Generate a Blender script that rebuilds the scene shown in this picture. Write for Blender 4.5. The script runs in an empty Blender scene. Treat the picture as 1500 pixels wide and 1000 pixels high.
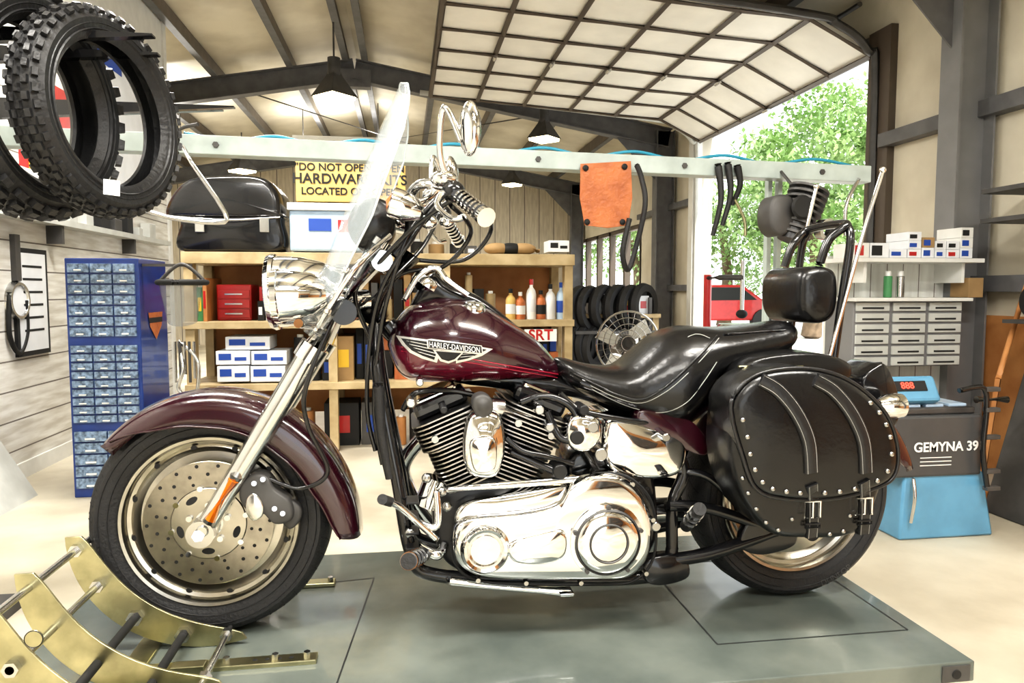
import bpy, bmesh, math, random
from mathutils import Vector, Matrix
from mathutils.bvhtree import BVHTree
random.seed(7)
sc = bpy.context.scene
# ------------------------------------------------------------------ survey
CAMZ=1.16; YAW=math.radians(8.5); PIT=math.radians(4.1); F=1050.0
ca,sa,cp,sp = math.cos(YAW),math.sin(YAW),math.cos(PIT),math.sin(PIT)
def ray(u,v):
    r=(u-750)/F; w=(500-v)/F
    f=cp+w*sp; z=-sp+w*cp
    return Vector((r*ca+f*sa, -r*sa+f*ca, z))
O=Vector((0,0,CAMZ))
def T(u,v,Y):
    d=ray(u,v); return O+d*(Y/d.y)
def TF(u,v,Z):
    d=ray(u,v); return O+d*((Z-CAMZ)/d.z)
def TX(u,v,X):
    d=ray(u,v); return O+d*(X/d.x)
YB=2.1            # bike mid plane
TZ=0.20           # lift table top
def B(u,v,dy=0): return T(u,v,YB+dy)
def xz(pts,Y): return [(T(u,v,Y).x,T(u,v,Y).z) for u,v in pts]
# ------------------------------------------------------------------ materials
def mat(name,col,rough=.5,metal=0,coat=0,noise=0,nscale=8,bump=0,bscale=40,emit=0,alpha=1,trans=0,col2=None,spec=None,bump2=0,b2s=8):
    m=bpy.data.materials.new(name); m.use_nodes=True
    nt=m.node_tree; b=nt.nodes['Principled BSDF']
    b.inputs['Base Color'].default_value=(*col,1)
    b.inputs['Roughness'].default_value=rough
    b.inputs['Metallic'].default_value=metal
    b.inputs['Coat Weight'].default_value=coat
    b.inputs['Coat Roughness'].default_value=.04
    b.inputs['Transmission Weight'].default_value=trans
    b.inputs['Alpha'].default_value=alpha
    if spec is not None: b.inputs['Specular IOR Level'].default_value=spec
    if emit:
        b.inputs['Emission Color'].default_value=(*col,1); b.inputs['Emission Strength'].default_value=emit
    tc=nt.nodes.new('ShaderNodeTexCoord')
    if noise or col2:
        n=nt.nodes.new('ShaderNodeTexNoise'); n.inputs['Scale'].default_value=nscale; n.inputs['Detail'].default_value=6
        nt.links.new(tc.outputs['Object'],n.inputs['Vector'])
        mx=nt.nodes.new('ShaderNodeMix'); mx.data_type='RGBA'
        c2=col2 if col2 else tuple(c*(1-noise) for c in col)
        mx.inputs[6].default_value=(*col,1); mx.inputs[7].default_value=(*c2,1)
        cr=nt.nodes.new('ShaderNodeMapRange'); cr.inputs[1].default_value=.35; cr.inputs[2].default_value=.65
        nt.links.new(n.outputs['Fac'],cr.inputs[0]); nt.links.new(cr.outputs[0],mx.inputs[0])
        nt.links.new(mx.outputs[2],b.inputs['Base Color'])
    last=None
    for st,s_,dist in ((bump,bscale,.02),(bump2,b2s,.05)):
        if st:
            n2=nt.nodes.new('ShaderNodeTexNoise'); n2.inputs['Scale'].default_value=s_; n2.inputs['Detail'].default_value=4 if s_>12 else 1.5
            nt.links.new(tc.outputs['Object'],n2.inputs['Vector'])
            bp=nt.nodes.new('ShaderNodeBump'); bp.inputs['Strength'].default_value=st; bp.inputs['Distance'].default_value=dist
            nt.links.new(n2.outputs['Fac'],bp.inputs['Height'])
            if last: nt.links.new(last.outputs['Normal'],bp.inputs['Normal'])
            nt.links.new(bp.outputs['Normal'],b.inputs['Normal']); last=bp
    return m
M={}
M['cherry']=mat('cherry_paint',(.026,.003,.008),.2,.0,1)
M['chrome']=mat('chrome',(.78,.78,.78),.05,1)
M['chromer']=mat('satin_chrome',(.66,.66,.65),.2,1,noise=.12)
M['studm']=mat('stud_nickel',(.42,.42,.41),.22,1)
M['alloy']=mat('brushed_alloy',(.58,.555,.49),.25,1,noise=.2,nscale=20)
M['steel']=mat('rotor_steel',(.46,.43,.37),.28,1,noise=.25,nscale=30)
M['brass']=mat('plated_steel',(.56,.53,.33),.3,1,noise=.35,nscale=14)
M['rubber']=mat('rubber',(.017,.017,.018),.55,bump=.2,bscale=120)
M['knob']=mat('knobby_rubber',(.016,.016,.017),.42,bump=.2,bscale=60)
M['leather']=mat('black_leather',(.006,.006,.0065),.27,bump=.07,bscale=55,spec=.5)
M['bagleather']=mat('creased_leather',(.006,.006,.0065),.27,bump=.05,bscale=70,spec=.5,bump2=.30,b2s=5)
M['strap']=mat('strap_leather',(.014,.014,.015),.3,bump=.1,bscale=80,spec=.5)
M['black']=mat('black_paint',(.008,.008,.009),.2,.0,.3)
M['fin']=mat('fin_black',(.018,.018,.019),.35,.3)
M['finedge']=mat('fin_edge',(.40,.39,.37),.3,1)
M['dark']=mat('dark_gap',(.010,.010,.010),.7)
M['amber']=mat('amber_lens',(.9,.22,.01),.2,coat=1)
M['redl']=mat('red_lens',(.4,.01,.01),.2,coat=1)
M['red']=mat('red_paint',(.48,.02,.02),.35,coat=.4,noise=.2)
M['stitch']=mat('stitch_thread',(.38,.38,.36),.8)
M['table']=mat('table_paint',(.10,.118,.108),.25,.15,.3,col2=(.17,.19,.17),nscale=3.5,noise=.3)
M['line']=mat('seam',(.02,.022,.022),.6)
M['glass']=mat('clear_shield',(.58,.64,.67),.03,0,0,alpha=.25,spec=.9)
M['visor']=mat('visor_plastic',(.25,.27,.28),.25,0,0,alpha=.35,spec=.3)
M['glassedge']=mat('shield_edge',(.72,.78,.80),.1,0,0,alpha=.7,spec=.9)
M['conc']=mat('concrete',(.62,.57,.46),.5,col2=(.42,.375,.29),nscale=1.8,bump=.08,bscale=20)
M['out']=mat('outside_ground',(.75,.74,.70),.9,noise=.15,nscale=.5)
M['insul']=mat('cream_insulation',(.72,.67,.55),.5,col2=(.54,.49,.385),nscale=1.6,bump=.8,bscale=2.5)
M['steelg']=mat('grey_steel',(.085,.082,.08),.5,.2,noise=.3)
M['framest']=mat('roof_frame_steel',(.15,.15,.155),.5,.1,noise=.25)
M['colg']=mat('column_grey',(.23,.23,.235),.5,.1,noise=.2,nscale=3)
M['purlin']=mat('purlin_steel',(.16,.135,.115),.5,.2,noise=.25)
M['white']=mat('white_paint',(.75,.75,.72),.45,noise=.1)
M['beamw']=mat('pale_beam_paint',(.48,.55,.53),.4,noise=.25,nscale=6)
M['doorp']=mat('door_panel_white',(.84,.82,.76),.5,noise=.12,nscale=3)
M['tray']=mat('organiser_tray',(.55,.56,.53),.4,noise=.15)
M['doorf']=mat('door_frame',(.10,.078,.06),.5)
M['blue']=mat('blue_cabinet',(.010,.045,.24),.3,coat=.3,noise=.25)
M['bin']=mat('clear_blue_bin',(.24,.35,.52),.2,coat=.4,noise=.7,nscale=45)
M['lblue']=mat('machine_blue',(.12,.32,.50),.35,coat=.3,noise=.15)
M['wood']=mat('plywood',(.52,.25,.09),.55,col2=(.38,.16,.05),nscale=5)
M['woodl']=mat('light_wood',(.52,.41,.24),.6,col2=(.36,.27,.14),nscale=7)
M['card']=mat('cardboard',(.40,.26,.12),.8,noise=.2)
M['yel']=mat('yellow_carton',(.66,.45,.15),.7,noise=.1)
M['ink']=mat('ink',(.015,.015,.015),.8)
M['paper']=mat('white_carton',(.75,.77,.80),.6,noise=.08)
M['bluei']=mat('blue_print',(.02,.07,.35),.6)
M['orange']=mat('orange_leather',(.50,.16,.05),.5,col2=(.36,.10,.03),nscale=9,bump=.3)
M['green']=mat('green_print',(.07,.25,.10),.5)
M['leaf']=mat('leaves',(.42,.55,.26),.6,col2=(.20,.34,.10),nscale=1.5)
M['bark']=mat('bark',(.2,.14,.09),.9,noise=.3)
M['lamp']=mat('lamp_glow',(1,.85,.5),.5,emit=7)
M['digit']=mat('red_digits',(1,.05,.03),.5,emit=3)
M['hose']=mat('blue_hose',(.03,.28,.42),.4)
M['clear']=mat('storage_bin_plastic',(.42,.55,.70),.3,coat=.3,noise=.15)
M['wht']=mat('decal_white',(.8,.8,.78),.5)
M['gold']=mat('badge_silver',(.70,.68,.65),.3,.4)
M['pin']=mat('pinstripe_red',(.5,.02,.06),.3,coat=1)
M['yellow']=mat('yellow_paint',(.8,.52,.04),.5)
def boards(name,axis,scale,c1,c2,gap=.05):
    m=mat(name,c1,.7); nt=m.node_tree; b=nt.nodes['Principled BSDF']
    tc=nt.nodes.new('ShaderNodeTexCoord'); s=nt.nodes.new('ShaderNodeSeparateXYZ')
    nt.links.new(tc.outputs['Object'],s.inputs[0])
    mu=nt.nodes.new('ShaderNodeMath'); mu.operation='MULTIPLY'; mu.inputs[1].default_value=scale
    nt.links.new(s.outputs[axis],mu.inputs[0])
    fr=nt.nodes.new('ShaderNodeMath'); fr.operation='FRACT'; nt.links.new(mu.outputs[0],fr.inputs[0])
    lt=nt.nodes.new('ShaderNodeMath'); lt.operation='LESS_THAN'; lt.inputs[1].default_value=gap; nt.links.new(fr.outputs[0],lt.inputs[0])
    n=nt.nodes.new('ShaderNodeTexNoise'); n.inputs['Scale'].default_value=3; n.inputs['Detail'].default_value=8
    mp=nt.nodes.new('ShaderNodeMapping'); nt.links.new(tc.outputs['Object'],mp.inputs[0]); mp.inputs['Scale'].default_value=(1,1,8) if axis=='Z' else (8,8,1)
    nt.links.new(mp.outputs[0],n.inputs['Vector'])
    cr=nt.nodes.new('ShaderNodeMapRange'); cr.inputs[1].default_value=.35; cr.inputs[2].default_value=.65; nt.links.new(n.outputs['Fac'],cr.inputs[0])
    mx=nt.nodes.new('ShaderNodeMix'); mx.data_type='RGBA'; mx.inputs[6].default_value=(*c1,1); mx.inputs[7].default_value=(*c2,1)
    nt.links.new(cr.outputs[0],mx.inputs[0])
    m2=nt.nodes.new('ShaderNodeMix'); m2.data_type='RGBA'; m2.inputs[7].default_value=(.16,.14,.12,1)
    nt.links.new(mx.outputs[2],m2.inputs[6]); nt.links.new(lt.outputs[0],m2.inputs[0])
    nt.links.new(m2.outputs[2],b.inputs['Base Color'])
    return m
M['boards']=boards('whitewashed_boards','Z',5.5,(.78,.77,.73),(.56,.53,.47))
M['slats']=boards('white_slat_board','X',9,(.78,.79,.75),(.66,.66,.62))
M['ribs']=boards('ribbed_wall','X',3,(.66,.60,.48),(.52,.46,.36))
# ------------------------------------------------------------------ builders
def link(o,parent=None):
    sc.collection.objects.link(o)
    if parent is not None: o.parent=parent
    return o
def group(name):
    e=bpy.data.objects.new(name,None); e.empty_display_size=.1; sc.collection.objects.link(e); return e
def mesh(name,vs,fs,m,parent=None,smooth=False,bevel=0,seg=2,sub=0,solid=0,autos=False):
    me=bpy.data.meshes.new(name); me.from_pydata([tuple(v) for v in vs],[],fs); me.update()
    bm=bmesh.new(); bm.from_mesh(me); bmesh.ops.recalc_face_normals(bm,faces=bm.faces); bm.to_mesh(me); bm.free()
    ms=m if isinstance(m,list) else [m]
    for k in ms: me.materials.append(M[k] if isinstance(k,str) else k)
    if smooth:
        for p in me.polygons: p.use_smooth=True
        if autos: me.set_sharp_from_angle(angle=math.radians(autos))
    o=bpy.data.objects.new(name,me); link(o,parent)
    if solid:
        s=o.modifiers.new('s','SOLIDIFY'); s.thickness=solid; s.offset=0
    if bevel:
        b=o.modifiers.new('b','BEVEL'); b.width=bevel; b.segments=seg; b.limit_method='ANGLE'; b.angle_limit=math.radians(40)
    if sub:
        s=o.modifiers.new('sub','SUBSURF'); s.levels=sub; s.render_levels=sub
    return o
def box(name,c,s,m,parent=None,bevel=0,R=None):
    hx,hy,hz=s[0]/2,s[1]/2,s[2]/2
    vs=[Vector((x,y,z)) for x in(-hx,hx) for y in(-hy,hy) for z in(-hz,hz)]
    if R is not None: vs=[R@v for v in vs]
    c=Vector(c); vs=[v+c for v in vs]
    fs=[(0,1,3,2),(4,6,7,5),(0,4,5,1),(2,3,7,6),(0,2,6,4),(1,5,7,3)]
    return mesh(name,vs,fs,m,parent,bevel=bevel)
def box2(name,a,b,m,parent=None,bevel=0):
    return box(name,[(a[i]+b[i])/2 for i in range(3)],[abs(b[i]-a[i]) for i in range(3)],m,parent,bevel)
def pbox(name,u0,v0,u1,v1,Y,d,m,parent=None,bevel=0):
    um=(u0+u1)/2; vm=(v0+v1)/2
    x0=T(u0,vm,Y).x; x1=T(u1,vm,Y).x; z1=T(um,v0,Y).z; z0=T(um,v1,Y).z
    return box2(name,(x0,Y,z0),(x1,Y+d,z1),m,parent,bevel)
def frame(d):
    d=d.normalized(); a=Vector((0,0,1)) if abs(d.z)<.9 else Vector((1,0,0))
    s=d.cross(a).normalized(); t=s.cross(d).normalized(); return s,t
def cyl(name,p0,p1,r,m,parent=None,r2=None,seg=32,bevel=0):
    p0=Vector(p0);p1=Vector(p1); r2=r if r2 is None else r2
    s,t=frame(p1-p0); vs=[];fs=[]
    for p,rr in((p0,r),(p1,r2)):
        for i in range(seg):
            a=2*math.pi*i/seg; vs.append(p+s*(rr*math.cos(a))+t*(rr*math.sin(a)))
    for i in range(seg):
        j=(i+1)%seg; fs.append((i,j,seg+j,seg+i))
    fs.append(tuple(range(seg))); fs.append(tuple(range(seg,2*seg)))
    return mesh(name,vs,fs,m,parent,smooth=True,autos=40,bevel=bevel)
def catmull(pts,n=8,closed=False):
    P=[Vector(p) for p in pts]; out=[]; N=len(P)
    rng=range(N) if closed else range(N-1)
    for i in rng:
        if closed: a,b,c,d=P[(i-1)%N],P[i],P[(i+1)%N],P[(i+2)%N]
        else: a,b,c,d=P[max(i-1,0)],P[i],P[i+1],P[min(i+2,N-1)]
        for k in range(n):
            t=k/n; out.append(.5*((2*b)+(c-a)*t+(2*a-5*b+4*c-d)*t*t+(3*b-a-3*c+d)*t**3))
    if not closed: out.append(P[-1])
    return out
def tube(name,pts,r,m,parent=None,n=8,smoothp=True,seg=12,radii=None,closed=False):
    P=catmull(pts,n,closed) if smoothp else [Vector(p) for p in pts]
    N=len(P); vs=[];fs=[]
    prev=None
    for i,p in enumerate(P):
        if closed: d=P[(i+1)%N]-P[i-1]
        else: d=P[min(i+1,N-1)]-P[max(i-1,0)]
        d.normalize()
        if prev is None: s,t=frame(d)
        else:
            s=(prev-d*prev.dot(d)).normalized(); t=d.cross(s)
        prev=s
        rr=r
        if radii:
            q=i/(N-1)*(len(radii)-1); k=min(int(q),len(radii)-2); rr=radii[k]+(radii[k+1]-radii[k])*(q-k)
        for j in range(seg):
            a=2*math.pi*j/seg; vs.append(p+s*(rr*math.cos(a))+t*(rr*math.sin(a)))
    for i in range(N if closed else N-1):
        i2=(i+1)%N
        for j in range(seg):
            k=(j+1)%seg; fs.append((i*seg+j,i*seg+k,i2*seg+k,i2*seg+j))
    if not closed:
        fs.append(tuple(range(seg))); fs.append(tuple(range((N-1)*seg,N*seg)))
    return mesh(name,vs,fs,m,parent,smooth=True,autos=60)
def lathe(name,prof,c,axis,m,parent=None,seg=64,autos=35,closed=False):
    c=Vector(c); ax=Vector(axis).normalized(); s,t=frame(ax); vs=[];fs=[]; n=len(prof)
    for i in range(seg):
        a=2*math.pi*i/seg; dr=s*math.cos(a)+t*math.sin(a)
        for r,h in prof: vs.append(c+dr*r+ax*h)
    for i in range(seg):
        j=(i+1)%seg
        for k in range(n if closed else n-1):
            l=(k+1)%n; fs.append((i*n+k,i*n+l,j*n+l,j*n+k))
    return mesh(name,vs,fs,m,parent,smooth=True,autos=autos)
def prism(name,pts,y0,y1,m,parent=None,bevel=0,smooth_outline=0,autos=40):
    if smooth_outline: pts=[(p.x,p.z) for p in catmull([Vector((a,0,b)) for a,b in pts],smooth_outline,True)]
    n=len(pts); vs=[(x,y0,z) for x,z in pts]+[(x,y1,z) for x,z in pts]
    fs=[(i,(i+1)%n,n+(i+1)%n,n+i) for i in range(n)]+[tuple(range(n)),tuple(range(n,2*n))]
    return mesh(name,vs,fs,m,parent,smooth=True,autos=autos,bevel=bevel)
def pillow(name,pts,yb,yf,m,parent=None,r=.02,dome=.01,sm=6):
    if sm: pts=[(p.x,p.z) for p in catmull([Vector((a,0,b)) for a,b in pts],sm,True)]
    n=len(pts); cx=sum(p[0] for p in pts)/n; cz=sum(p[1] for p in pts)/n
    ar=sum(math.hypot(p[0]-cx,p[1]-cz) for p in pts)/n; q=r/ar
    st=[(1-q,yb),(1-q*.3,yb-r*.3),(1,yb-r),(1,yf+r),(1-q*.1,yf+r*.55),(1-q*.32,yf+r*.25),(1-q*.65,yf+r*.06),(1-q,yf)]
    for f in(.75,.5,.25): 
        st.append(((1-q)*f, yf-dome*(1-f*f)))
    vs=[];fs=[]
    for s,y in st:
        for x,z in pts: vs.append((cx+(x-cx)*s,y,cz+(z-cz)*s))
    for i in range(len(st)-1):
        for j in range(n):
            k=(j+1)%n; fs.append((i*n+j,i*n+k,(i+1)*n+k,(i+1)*n+j))
    fs.append(tuple(range(n))); vs.append((cx,yf-dome,cz)); L=len(vs)-1; b0=(len(st)-1)*n
    for j in range(n): fs.append((b0+j,b0+(j+1)%n,L))
    return mesh(name,vs,fs,m,parent,smooth=True,autos=70)
def interp(tab,x):
    if x<=tab[0][0]: return tab[0][1]
    for (a,b),(c,d) in zip(tab,tab[1:]):
        if x<=c:
            t=(x-a)/(c-a); return b+(d-b)*t
    return tab[-1][1]
def loftside(name,top,bot,hw,m,parent=None,N=30,K=32,ex=2.4,yc=YB,ends=.06,zw=0):
    tc=[(p.x,p.z) for p in catmull([Vector((a,0,b)) for a,b in top],8)]
    bc=[(p.x,p.z) for p in catmull([Vector((a,0,b)) for a,b in bot],8)]
    x0=max(tc[0][0],bc[0][0]); x1=min(tc[-1][0],bc[-1][0]); vs=[];fs=[]
    for i in range(N+1):
        t=.5-.5*math.cos(math.pi*i/N); x=x0+(x1-x0)*t
        zt=interp(tc,x); zb=interp(bc,x); w=interp(hw,t)
        e=min(1,min(t,1-t)/ends); e=math.sqrt(max(1-(1-e)**2,.0)) ; e=max(e,.03)
        zm=(zt+zb)/2; h=(zt-zb)/2*(.35+.65*e); w*=e
        for k in range(K):
            a=2*math.pi*k/K; c,s=math.cos(a),math.sin(a)
            yy=w*math.copysign(abs(c)**(2/ex),c); zz=h*math.copysign(abs(s)**(2/ex),s)
            yy*=1-zw*(s if s>0 else s*.3)
            vs.append((x,yc+yy,zm+zz))
    for i in range(N):
        for k in range(K):
            l=(k+1)%K; fs.append((i*K+k,i*K+l,(i+1)*K+l,(i+1)*K+k))
    fs.append(tuple(range(K))); fs.append(tuple(range(N*K,(N+1)*K)))
    return mesh(name,vs,fs,m,parent,smooth=True)
def ball(name,c,s,m,parent=None,seg=24,R=None):
    bm=bmesh.new(); bmesh.ops.create_uvsphere(bm,u_segments=seg,v_segments=seg//2,radius=1)
    c=Vector(c)
    for v in bm.verts:
        p=Vector((v.co.x*s[0],v.co.y*s[1],v.co.z*s[2])); v.co=(R@p if R is not None else p)+c
    me=bpy.data.meshes.new(name); bm.to_mesh(me); bm.free(); me.materials.append(M[m])
    for p in me.polygons: p.use_smooth=True
    o=bpy.data.objects.new(name,me); return link(o,parent)
def text(name,s,loc,size,m,parent=None,ext=.001,align='CENTER',rotz=0,bold=False):
    c=bpy.data.curves.new(name,'FONT'); c.body=s; c.size=size; c.extrude=ext; c.align_x=align; c.align_y='CENTER'
    if bold: c.offset=size*.02
    c.materials.append(M[m]); o=bpy.data.objects.new(name,c); o.location=loc
    o.rotation_euler=(math.pi/2,0,rotz)
    return link(o,parent)
# ================================================================== ROOM
XR=3.7; XL=-2.35; YF=16.0; YK=-3.4; RX=-.6; RZ=4.25; XLL=-6.0
SL=.17
def roof(x): return RZ-SL*abs(x-RX)
box2('floor',(XLL,YK,-.1),(XR,YF,0),'conc')
box2('outside_ground',(XR,-25,-.14),(60,60,-.02),'out')
box2('outside_ground.001',(-40,-40,-.14),(XR,YK,-.02),'out')
def quadslab(name,pts,th,m):
    n=len(pts); vs=[Vector(p) for p in pts]+[Vector(p)+Vector((0,0,th)) for p in pts]
    fs=[tuple(range(n)),tuple(range(n,2*n))]+[(i,(i+1)%n,n+(i+1)%n,n+i) for i in range(n)]
    return mesh(name,vs,fs,m)
quadslab('ceiling',[(RX,YK,RZ),(XR+.2,YK,roof(XR+.2)),(XR+.2,YF+.2,roof(XR+.2)),(RX,YF+.2,RZ)],.1,'insul')
quadslab('ceiling.001',[(RX,YK,RZ),(RX,YF+.2,RZ),(XLL,YF+.2,roof(XLL)),(XLL,YK,roof(XLL))],.1,'insul')
ZE=roof(XR)+.02
wr=group('wall_right')
D0,D1,DH=5.32,8.65,3.06
W0,W1,WH=11.0,15.3,2.2
for i,(a,b,z0,z1) in enumerate([(YK,D0,0,ZE),(D0,D1,DH,ZE),(D1,W0,0,ZE),(W0,W1,WH,ZE),(W1,YF,0,ZE)]):
    box2('panel_%d'%i,(XR,a,z0),(XR+.12,b,z1),'insul',wr)
box2('wainscot',(XR-.02,YK,.0),(XR,D0-.5,1.0),'wood',wr)
for z in (1.15,2.25):
    box2('girt_%d'%int(z*10),(XR-.1,YK,z),(XR,D0-.2,z+.1),'framest',wr)
    box2('girtb_%d'%int(z*10),(XR-.1,D1+.1,z),(XR,W0-.1,z+.08),'framest',wr)
mesh('wall_back',[(XLL,YF,0),(XR,YF,0),(XR,YF,roof(XR)),(RX,YF,RZ),(XLL,YF,roof(XLL)),
  (XLL,YF+.12,0),(XR,YF+.12,0),(XR,YF+.12,roof(XR)),(RX,YF+.12,RZ),(XLL,YF+.12,roof(XLL))],
  [(0,1,2,3,4),(9,8,7,6,5),(0,5,6,1),(1,6,7,2),(4,9,5,0),(2,7,8,3),(3,8,9,4)],'ribs')
box2('wall_far_left',(XLL-.12,YK,0),(XLL,YF,roof(XLL)),'insul')
wl=group('wall_left')
box2('board_face',(XL-.1,YK,0),(XL,7.7,2.6),'boards',wl)
box2('upper_face',(XL-.1,YK,2.6),(XL,7.7,roof(XL)-.02),'white',wl)
box2('end_trim',(XL-.12,7.7,0),(XL+.02,7.78,roof(XL)-.04),'white',wl)
box2('baseboard_left',(XL,YK,0),(XL+.015,7.7,.1),'white')
# wall behind the camera; unseen bay and brown wainscot added for daylight and chrome reflections
wf=group('wall_front')
box2('panel_a',(XLL,YK-.12,0),(-.9,YK,3.9),'insul',wf)
box2('panel_b',(1.7,YK-.12,0),(XR,YK,3.45),'insul',wf)
box2('panel_c',(-.9,YK-.12,2.5),(1.7,YK,3.8),'insul',wf)
box2('added_wainscot_a',(XL,YK,0),(-1.0,YK+.02,1.8),'wood',wf); box2('added_wainscot_b',(1.8,YK,0),(XR-.02,YK+.02,1.8),'wood',wf)
for k,(x0,x1) in enumerate(((-2.2,-1.1),(1.9,3.1))):
    g=group('added_reflection_cabinet'); ya=YK+.5  # unseen dark cabinets, added so the chrome has something to reflect
    box2('body',(x0,ya-.45,.12),(x1,ya,1.35),'steelg',g,.01)
    for q in range(6): box2('drawer_%d'%q,(x0+.03,ya,.16+q*.19),(x1-.03,ya+.015,.32+q*.19),'steelg',g,.004); box2('pull_%d'%q,(x0+.2,ya+.015,.28+q*.19),(x1-.2,ya+.03,.30+q*.19),'chromer',g)
    for x in(x0+.08,x1-.08): cyl('castor',(x,ya-.2,.06),(x+.03,ya-.2,.06),.06,'dark',g,seg=16)
def ibeam(name,p0,p1,h,w,up,m,parent):
    p0=Vector(p0);p1=Vector(p1);d=(p1-p0).normalized();up=Vector(up);s=d.cross(up).normalized();u=s.cross(d).normalized()
    t=.014; prof=[(-w/2,-h/2),(w/2,-h/2),(w/2,-h/2+t),(t/2,-h/2+t),(t/2,h/2-t),(w/2,h/2-t),(w/2,h/2),(-w/2,h/2),(-w/2,h/2-t),(-t/2,h/2-t),(-t/2,-h/2+t),(-w/2,-h/2+t)]
    n=len(prof); vs=[p+s*a+u*b for p in(p0,p1) for a,b in prof]
    fs=[(i,(i+1)%n,n+(i+1)%n,n+i) for i in range(n)]+[tuple(range(n)),tuple(range(n,2*n))]
    return mesh(name,vs,fs,m,parent)
for y in (-.6,4.15,9.55,14.6):
    fr=group('roof_frame')
    hh=.26
    ibeam('rafter_r',(RX,y,RZ-.3),(XR-.1,y,roof(XR)-.3),hh,.15,(0,0,1),'framest',fr)
    ibeam('rafter_l',(RX,y,RZ-.3),(XLL+.1,y,roof(XLL)-.3),hh,.15,(0,0,1),'framest',fr)
    ibeam('column_r',(XR-.17,y,0),(XR-.17,y,roof(XR)-.2),.26,.17,(1,0,0),'colg' if y<5 else 'framest',fr)
    box2('haunch',(RX-.2,y-.07,RZ-.52),(RX+.2,y+.07,RZ-.3),'framest',fr)
    mesh('knee',[(XR-.9,y-.006,roof(XR-.9)-.4),(XR-.2,y-.006,roof(XR)-.4),(XR-.2,y-.006,roof(XR)-.95),(XR-.9,y+.006,roof(XR-.9)-.4),(XR-.2,y+.006,roof(XR)-.4),(XR-.2,y+.006,roof(XR)-.95)],
      [(0,1,2),(5,4,3),(0,3,4,1),(1,4,5,2),(2,5,3,0)],'framest',fr)
pu=group('roof_purlins')
for i,x in enumerate([-5,-4.1,-3.2,-2.3,-1.4,-.72,-.48,.4,1.3,2.2,3.1]):
    box2('purlin_%d'%i,(x-.03,YK,roof(x)-.17),(x+.03,YF,roof(x)-.01),'purlin',pu)
    box2('flange_%d'%i,(x-.03,YK,roof(x)-.175),(x+.05,YF,roof(x)-.165),'framest',pu)
br=group('roof_bracing')
tube('rod_a',[(-2.3,9.55,roof(-2.3)-.22),(1.3,14.6,roof(1.3)-.22)],.012,'steelg',br,smoothp=False)
tube('rod_b',[(2.2,9.55,roof(2.2)-.22),(-1.4,14.6,roof(-1.4)-.22)],.012,'steelg',br,smoothp=False)
# ---- sectional overhead door (raised)
gd=group('overhead_door')
y0,y1=D0-.05,D1-.1
secs=[(3.62,3.0),(3.10,3.25),(2.54,3.28),(1.98,3.32),(1.42,3.355),(.87,3.39),(.32,3.42)]
for i,((xa,za),(xb,zb)) in enumerate(zip(secs,secs[1:])):
    d=Vector((xb-xa,0,zb-za)); n=Vector((d.z,0,-d.x)).normalized()
    vs=[]
    for off in(0,.03):
        for (x,z) in((xa,za),(xb,zb)):
            for y in(y0,y1): vs.append((x+n.x*off,y,z+n.z*off))
    mesh('section_%d'%i,vs,[(0,1,3,2),(4,6,7,5),(0,4,5,1),(2,3,7,6),(0,2,6,4),(1,5,7,3)],'doorp',gd)
    tube('rail_%d'%i,[(xa,y0,za-.015),(xa,y1,za-.015)],.024,'doorf',gd,smoothp=False,seg=4)
    for k in range(7):
        y=y0+(y1-y0)*k/6
        tube('stile_%d_%d'%(i,k),[(xa,y,za-.015),(xb,y,zb-.015)],.017,'doorf',gd,smoothp=False,seg=4)
    cyl('hinge_%d'%i,(xa,(y0+y1)/2-.05,za-.04),(xa,(y0+y1)/2+.05,za-.04),.018,'chromer',gd,seg=10)
tube('rail_end',[(.32,y0,3.40),(.32,y1,3.40)],.026,'doorf',gd,smoothp=False,seg=4)
for y,mm_ in((y0-.07,'steelg'),(y1+.07,'tray')):
    tube('track',[(3.62,y,0.02),(3.62,y,2.7),(3.55,y,3.0),(3.3,y,3.18),(2.9,y,3.26),(.2,y,3.46)],.03,mm_,gd,n=6,seg=6)
tube('torsion_bar',[(3.45,y0-.1,3.33),(3.45,y1+.1,3.33)],.02,'steelg',gd,smoothp=False)
dt=group('door_1')
box2('jamb_near',(XR-.06,D0-.26,0),(XR+.14,D0,DH+.1),'doorf',dt)
box2('jamb_far',(XR-.12,D1,0),(XR+.14,D1+.14,DH+.1),'white',dt)
box2('header',(XR-.03,D0,DH),(XR+.14,D1,DH+.1),'framest',dt)
wn=group('window_1')
for k in range(6):
    y=W0+(W1-W0)*k/5; box2('mullion_%d'%k,(XR,y-.05,0),(XR+.1,y+.05,WH),'doorf',wn)
for z in(.04,1.0,WH-.06): box2('bar_%d'%int(z*10),(XR,W0,z),(XR+.1,W1,z+.07),'doorf',wn)
def highbay(u,v,Y,s=1):
    p=T(u,v,Y); g=group('high_bay_lamp')
    lathe('shade',[(.05*s,.26*s),(.08*s,.19*s),(.22*s,0),(.215*s,0),(.07*s,.17*s)],p,(0,0,1),'steelg',g,seg=4)
    lathe('diffuser',[(.0,-.03),(.19*s,-.03),(.2*s,.01)],p,(0,0,1),'lamp',g,seg=4)
    cyl('housing',p+Vector((0,0,.2*s)),p+Vector((0,0,.36*s)),.06*s,'steelg',g)
    cyl('hanger',p+Vector((0,0,.34*s)),(p.x,p.y,roof(p.x)),.01,'steelg',g)
highbay(490,142,8.2,1.15); highbay(797,203,9.0,1.0); highbay(355,250,13.2,1.2); highbay(750,270,13.8,1.0)
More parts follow.
